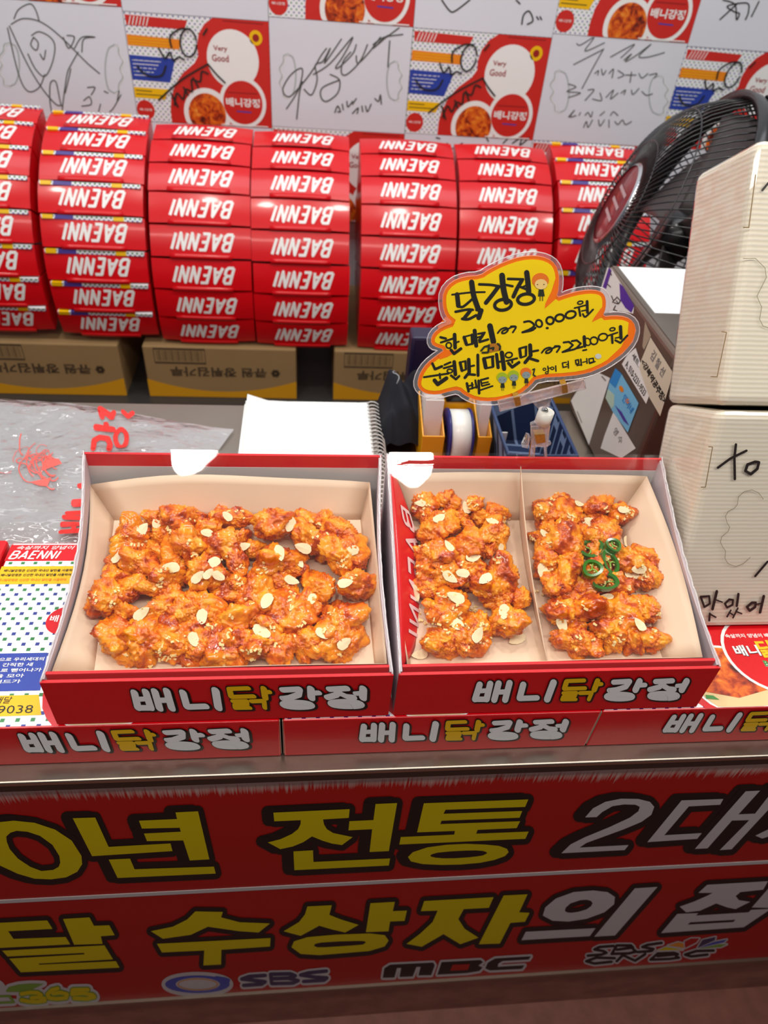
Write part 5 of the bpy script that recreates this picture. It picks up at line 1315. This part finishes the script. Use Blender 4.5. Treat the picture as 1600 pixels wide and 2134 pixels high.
t = thing('sign_clip', 'clear plastic sign clip holding the cloud price sign on the divided box', 'sign clip', tuple(SG(1125, 945)))
S8 = lambda dy: seen((0, PY + dy, 1.1), (0, -1, 0), 840, 780, 3.81)
M_ACR = film_mat('acrylic', 0.16, (.97, .92, .93), .05, .5, 60, 2.2); M_BRASS = mat('brass', '#b9924a', 0.35, 0.5, 0, .8, var=.4, vscale=400)
def plate(pts, th=.003, dy=-.002):
    f = S8(dy); m.slab([f(x, y) for x, y in pts], (0, th, 0), 0)
m = MB(); plate([(752,212),(1435,42),(1445,112),(770,290)], .002, -.0055); plate([(752,212),(1435,42),(1445,112),(770,290)], .002, .0015); m.build('grip_bar', [M_ACR], t)
m = MB(); f = S8(-.007)
for q in ([(752,212),(1435,42)], [(770,290),(1445,112)], [(752,212),(770,290)], [(1435,42),(1445,112)]): m.tube([f(*q[0]), f(*q[1])], .0007, 6)
m.build('bar_edge', [M_ACR], t)
for q in ([(880,190),(925,180),(935,245),(892,255)], [(1258,88),(1300,78),(1308,145),(1265,152)]):
    m = MB(); plate(q, .009, -.0075); m.build('brass_spring', [M_BRASS], t)
m = MB(); plate([(1005,205),(1195,150),(1160,255),(1080,280)], .004, -.003); m.build('neck', [M_ACR], t)
f = S8(0.0)
m = MB(); m.tube([f(1138,292), f(1102,388)], .0075, 24); m.build('socket', [mat('milky_plastic', '#e6e4da', 0.35, 0.5, .2)], t)
m = MB(); m.tube([f(1118,270), f(1132,296)], .0026, 12); m.build('ball_stem', [mat('steel_ball', '#9a9a98', 0.25, .5, 0, 1)], t)
m = MB(); plate([(1015,400),(1050,385),(1150,385),(1168,410),(1150,540),(1175,545),(1170,560),(1140,575),(1145,690),(1125,700),(1115,580),(1050,575),(1040,700),(1000,712),(950,692),(1000,670),(1020,520)], .004, -.005); m.build('clamp_jaw', [M_ACR], t)
m = MB(); plate([(1015,420),(1160,415),(1150,575),(1015,575)], .002, .004); m.build('clamp_jaw', [M_ACR], t)
m = MB(); plate([(945,580),(985,490),(1010,500),(990,590)], .006, -.004); m.build('lever', [M_ACR], t)
m = MB(); plate([(1045,482),(1125,477),(1130,540),(1060,552)], .008, -.006); m.build('brass_spring', [M_BRASS], t)

# ------------------------------------------------------------------ wrapped bundles of white card leaning at the end
def wrapcard():
    m = mat('white_corrugated', '#e9e2c9', 0.45, 0.4, .15)
    nt = m.node_tree; b = nt.nodes['Principled BSDF']; tc = nt.nodes.new('ShaderNodeTexCoord')
    wv = nt.nodes.new('ShaderNodeTexWave'); wv.bands_direction = 'Z'; wv.inputs['Scale'].default_value = 80; wv.inputs['Distortion'].default_value = .6; wv.inputs['Detail'].default_value = 1
    mp = nt.nodes.new('ShaderNodeMapping'); mp.inputs['Rotation'].default_value = (R(29), 0, 0)
    nt.links.new(tc.outputs['Object'], mp.inputs[0]); nt.links.new(mp.outputs[0], wv.inputs[0])
    bp = nt.nodes.new('ShaderNodeBump'); bp.inputs['Strength'].default_value = .15; bp.inputs['Distance'].default_value = .0012
    nt.links.new(wv.outputs['Fac'], bp.inputs['Height']); nt.links.new(bp.outputs['Normal'], b.inputs['Normal'])
    mx = nt.nodes.new('ShaderNodeMix'); mx.data_type = 'RGBA'; mx.inputs[6].default_value = lin('#ebe3cb'); mx.inputs[7].default_value = lin('#f0ead8')
    nt.links.new(wv.outputs['Fac'], mx.inputs[0]); nt.links.new(mx.outputs[2], b.inputs['Base Color']); return m
M_WC = wrapcard(); M_WRAP = film_mat('bundle_wrap', .06, (1, .985, .98), .04, .5, 14, 1.1, (1, 1, .4)); M_SLOT = mat('cut_slot', '#8a7048', 0.7)
def bundle(name_label, fb, ft, dback, xw, crop):
    """fb, ft: lower and upper corner of the visible front edge; dback: vector to the back"""
    fb, ft, dback = Vector(fb), Vector(ft), Vector(dback); X = Vector((xw, 0, 0))
    bb = fb + Vector((dback.x, dback.y * 1.1, 0)) if abs(fb.z - .9095) < .01 else fb + dback
    t = thing('card_bundle', name_label, 'carton', tuple(fb + X / 2), 'wrapped white card bundles')
    P = [fb, fb + X, bb + X, bb, ft, ft + X, ft + dback + X, ft + dback]
    m = MB(); m.hexa(P); bevel(m.build('card_stack', [M_WC], t), .007, 3)
    c = sum(P, Vector()) / 8
    m = MB(); m.hexa([c + (p - c) * 1.006 for p in P]); bevel(m.build('clear_wrap', [M_WRAP], t), .008, 3)
    N = X.cross(ft - fb).normalized()
    S = seen(fb, N, *crop)
    return t, S
t, S = bundle('lower wrapped white card bundle, with black brush writing', (.3485, .1058, .9092), (.3485, .1715, 1.1225), (0, .080, -.045), .33, (1400, 860, 4.445))
m = MB()
for w, st in ((24,[(592,295),(578,420),(582,615)]), (22,[(425,510),(540,425),(690,352)]), (26,[(770,455),(700,480),(680,540),(730,570),(790,520),(805,460),(770,455)]), (20,[(770,1515),(885,1380)]),
              (20,[(265,1705),(300,1800),(350,1770),(345,1700),(265,1705)]), (26,[(415,1655),(375,1820)]), (14,[(395,1730),(465,1755)]), (20,[(350,1860),(345,1925)]), (16,[(350,1865),(405,1895)]), (20,[(530,1730),(490,1770),(510,1805),(560,1780),(565,1735),(530,1730)]), (24,[(615,1680),(600,1790)]), (16,[(545,1830),(510,1890)]), (14,[(530,1850),(575,1880)]), (16,[(610,1810),(565,1900)]), (14,[(590,1840),(645,1862)]),
              (24,[(740,1760),(695,1800),(720,1835),(770,1800),(775,1760),(740,1760)]), (26,[(850,1700),(815,1850)]), (14,[(780,1775),(835,1765)])): m.stroke(S, st, w, 0, .0022)
m.build('brush_writing', [mat('brush_black', '#241a18', 0.5)], t)
m = MB(); m.stroke(S, [(845,800),(800,740),(740,716),(670,730),(615,780),(605,850),(580,885),(520,915),(495,960),(510,1020),(535,1060),(520,1100),(460,1150),(448,1200),(470,1245),(495,1280),(490,1350),(520,1400),(590,1425),(660,1400),(725,1340)], 5, 0, .0022)
m.stroke(S, [(340,315),(375,318),(310,690),(270,690)], 8, 1, .0022); m.build('handle_cut', [mat('cut_line', '#8e866c', 0.6), M_SLOT], t)
t, S = bundle('upper wrapped white card bundle leaning against the fan, on the lower bundle', (.3485, .1745, 1.1265), (.3485, .268, 1.312), (0, .080, -.050), .33, (1380, 280, 3.5556))
m = MB()
m.stroke(S, [(690,300),(640,690),(600,690)], 8, 1, .0022); m.stroke(S, [(440,1462),(475,1468),(405,1797),(360,1795)], 7, 1, .0022)
m.stroke(S, [(600,920),(690,920),(760,990),(770,1060),(730,1140),(700,1200),(735,1280),(720,1370),(745,1420),(800,1440)], 5, 0, .0022)
m.build('handle_cut', [mat('cut_line', '#8e866c', 0.6), M_SLOT], t)
m = MB(); m.stroke(S, [(740,415),(785,360)], 16, 0, .0022); m.build('brush_writing', [mat('brush_black', '#241a18', 0.5)], t)

# ------------------------------------------------------------------ black pedestal fan behind the counter
M_FB = mat('fan_black', '#17171a', 0.32, 0.5, .2)
FCN = onY(1392, 480, .82); FN = Vector((-.91, .19, .32)).normalized()
FU = (Vector((0, 0, 1)) - FN * FN.z).normalized(); FV = FN.cross(FU); FR = .205
def fp(r, a, h): return FCN + (FU * math.cos(a) + FV * math.sin(a)) * r + FN * h
t = thing('pedestal_fan', 'black pedestal fan with a red badge, between the till box and the wall', 'fan', (.68, .80, 0))
m = MB(); m.lathe([(FR - .004, -.012), (FR + .006, -.016), (FR + .008, 0), (FR + .006, .016), (FR - .004, .012), (FR - .004, -.012)], FCN, FN, 72); m.build('guard_ring', [M_FB], t)
def guard(sgn, dep, n, name):
    m = MB()
    for i in range(n):
        a = 2 * math.pi * i / n
        pts = []
        for k in range(9):
            u = k / 8; r = .062 + (FR - .062) * u
            h = dep * (1 - u ** 3.2); pts.append(fp(r, a + .38 * u * sgn, sgn * h))
        m.tube(pts, .0012, 4)
    for r, h in ((.10, .97), (.16, .62)): m.tube([fp(r, 2 * math.pi * k / 48, sgn * dep * (1 - ((r - .062) / (FR - .062)) ** 3.2)) for k in range(48)], .0013, 4, closed=True)
    m.build(name, [M_FB], t)
guard(1, .098, 90, 'front_guard'); guard(-1, .095, 90, 'rear_guard')
m = MB(); m.lathe([(.0001, .100), (.062, .100), (.066, .096), (.064, .090), (.0001, .090)], FCN, FN, 40); m.build('badge_disc', [mat('badge_red', '#7a1520', 0.3, .5, .4)], t)
m = MB(); m.lathe([(.060, .1015), (.067, .098), (.067, .092), (.060, .1015)], FCN, FN, 40); m.build('badge_ring', [mat('silver_trim', '#c9c9cc', 0.2, .5, 0, 1)], t)
m = MB()
bf = frame(FCN + FN * .1005, FV * -1 if (FV * -1).x > 0 or True else FV, FU)
for y in (.02, .0, -.02): m.stroke(bf, [(-.03, y), (.03, y)], .006, 0, .0004, 'butt')
m.build('badge_lettering', [mat('badge_grey', '#b9a0a4', 0.4)], t)
for b in range(5):
    a0 = 2 * math.pi * b / 5
    m = MB(); m.grid(lambda u, v: fp(.03 + (FR - .05) * v, a0 + (u - .5) * (.75 + .25 * v), -.02 + (u - .5) * .045), 10, 8); solidify(m.build('fan_blade', [mat('blade_grey', '#4c4646', 0.35)], t), .002)
m = MB(); m.lathe([(.0001, .01), (.032, .01), (.036, -.04), (.0001, -.045)], FCN, FN, 28); m.build('hub', [M_FB], t)
m = MB(); m.lathe([(.0001, -.21), (.045, -.20), (.06, -.15), (.062, -.10), (.0001, -.096)], FCN, FN, 32); m.build('motor_housing', [M_FB], t)
MP = FCN - FN * .15
m = MB(); m.tube([MP, (MP.x + .01, MP.y, MP.z - .09), (MP.x + .01, MP.y, .30)], .013, 12); m.build('pole', [M_FB], t)
m = MB(); m.tube([(MP.x + .01, MP.y, .55), (MP.x + .01, MP.y, .02)], .018, 12); m.lathe([(.0001, 0), (.17, 0), (.17, .012), (.05, .035), (.0001, .04)], (MP.x + .01, MP.y, 0), (0, 0, 1), 36); m.build('base', [M_FB], t)
m = MB(); m.tube([fp(FR + .004, .0, -.01), fp(FR + .03, .02, -.04), fp(FR - .01, .03, -.09), fp(.12, .03, -.13)], .009, 8); m.build('carry_handle', [M_FB], t)
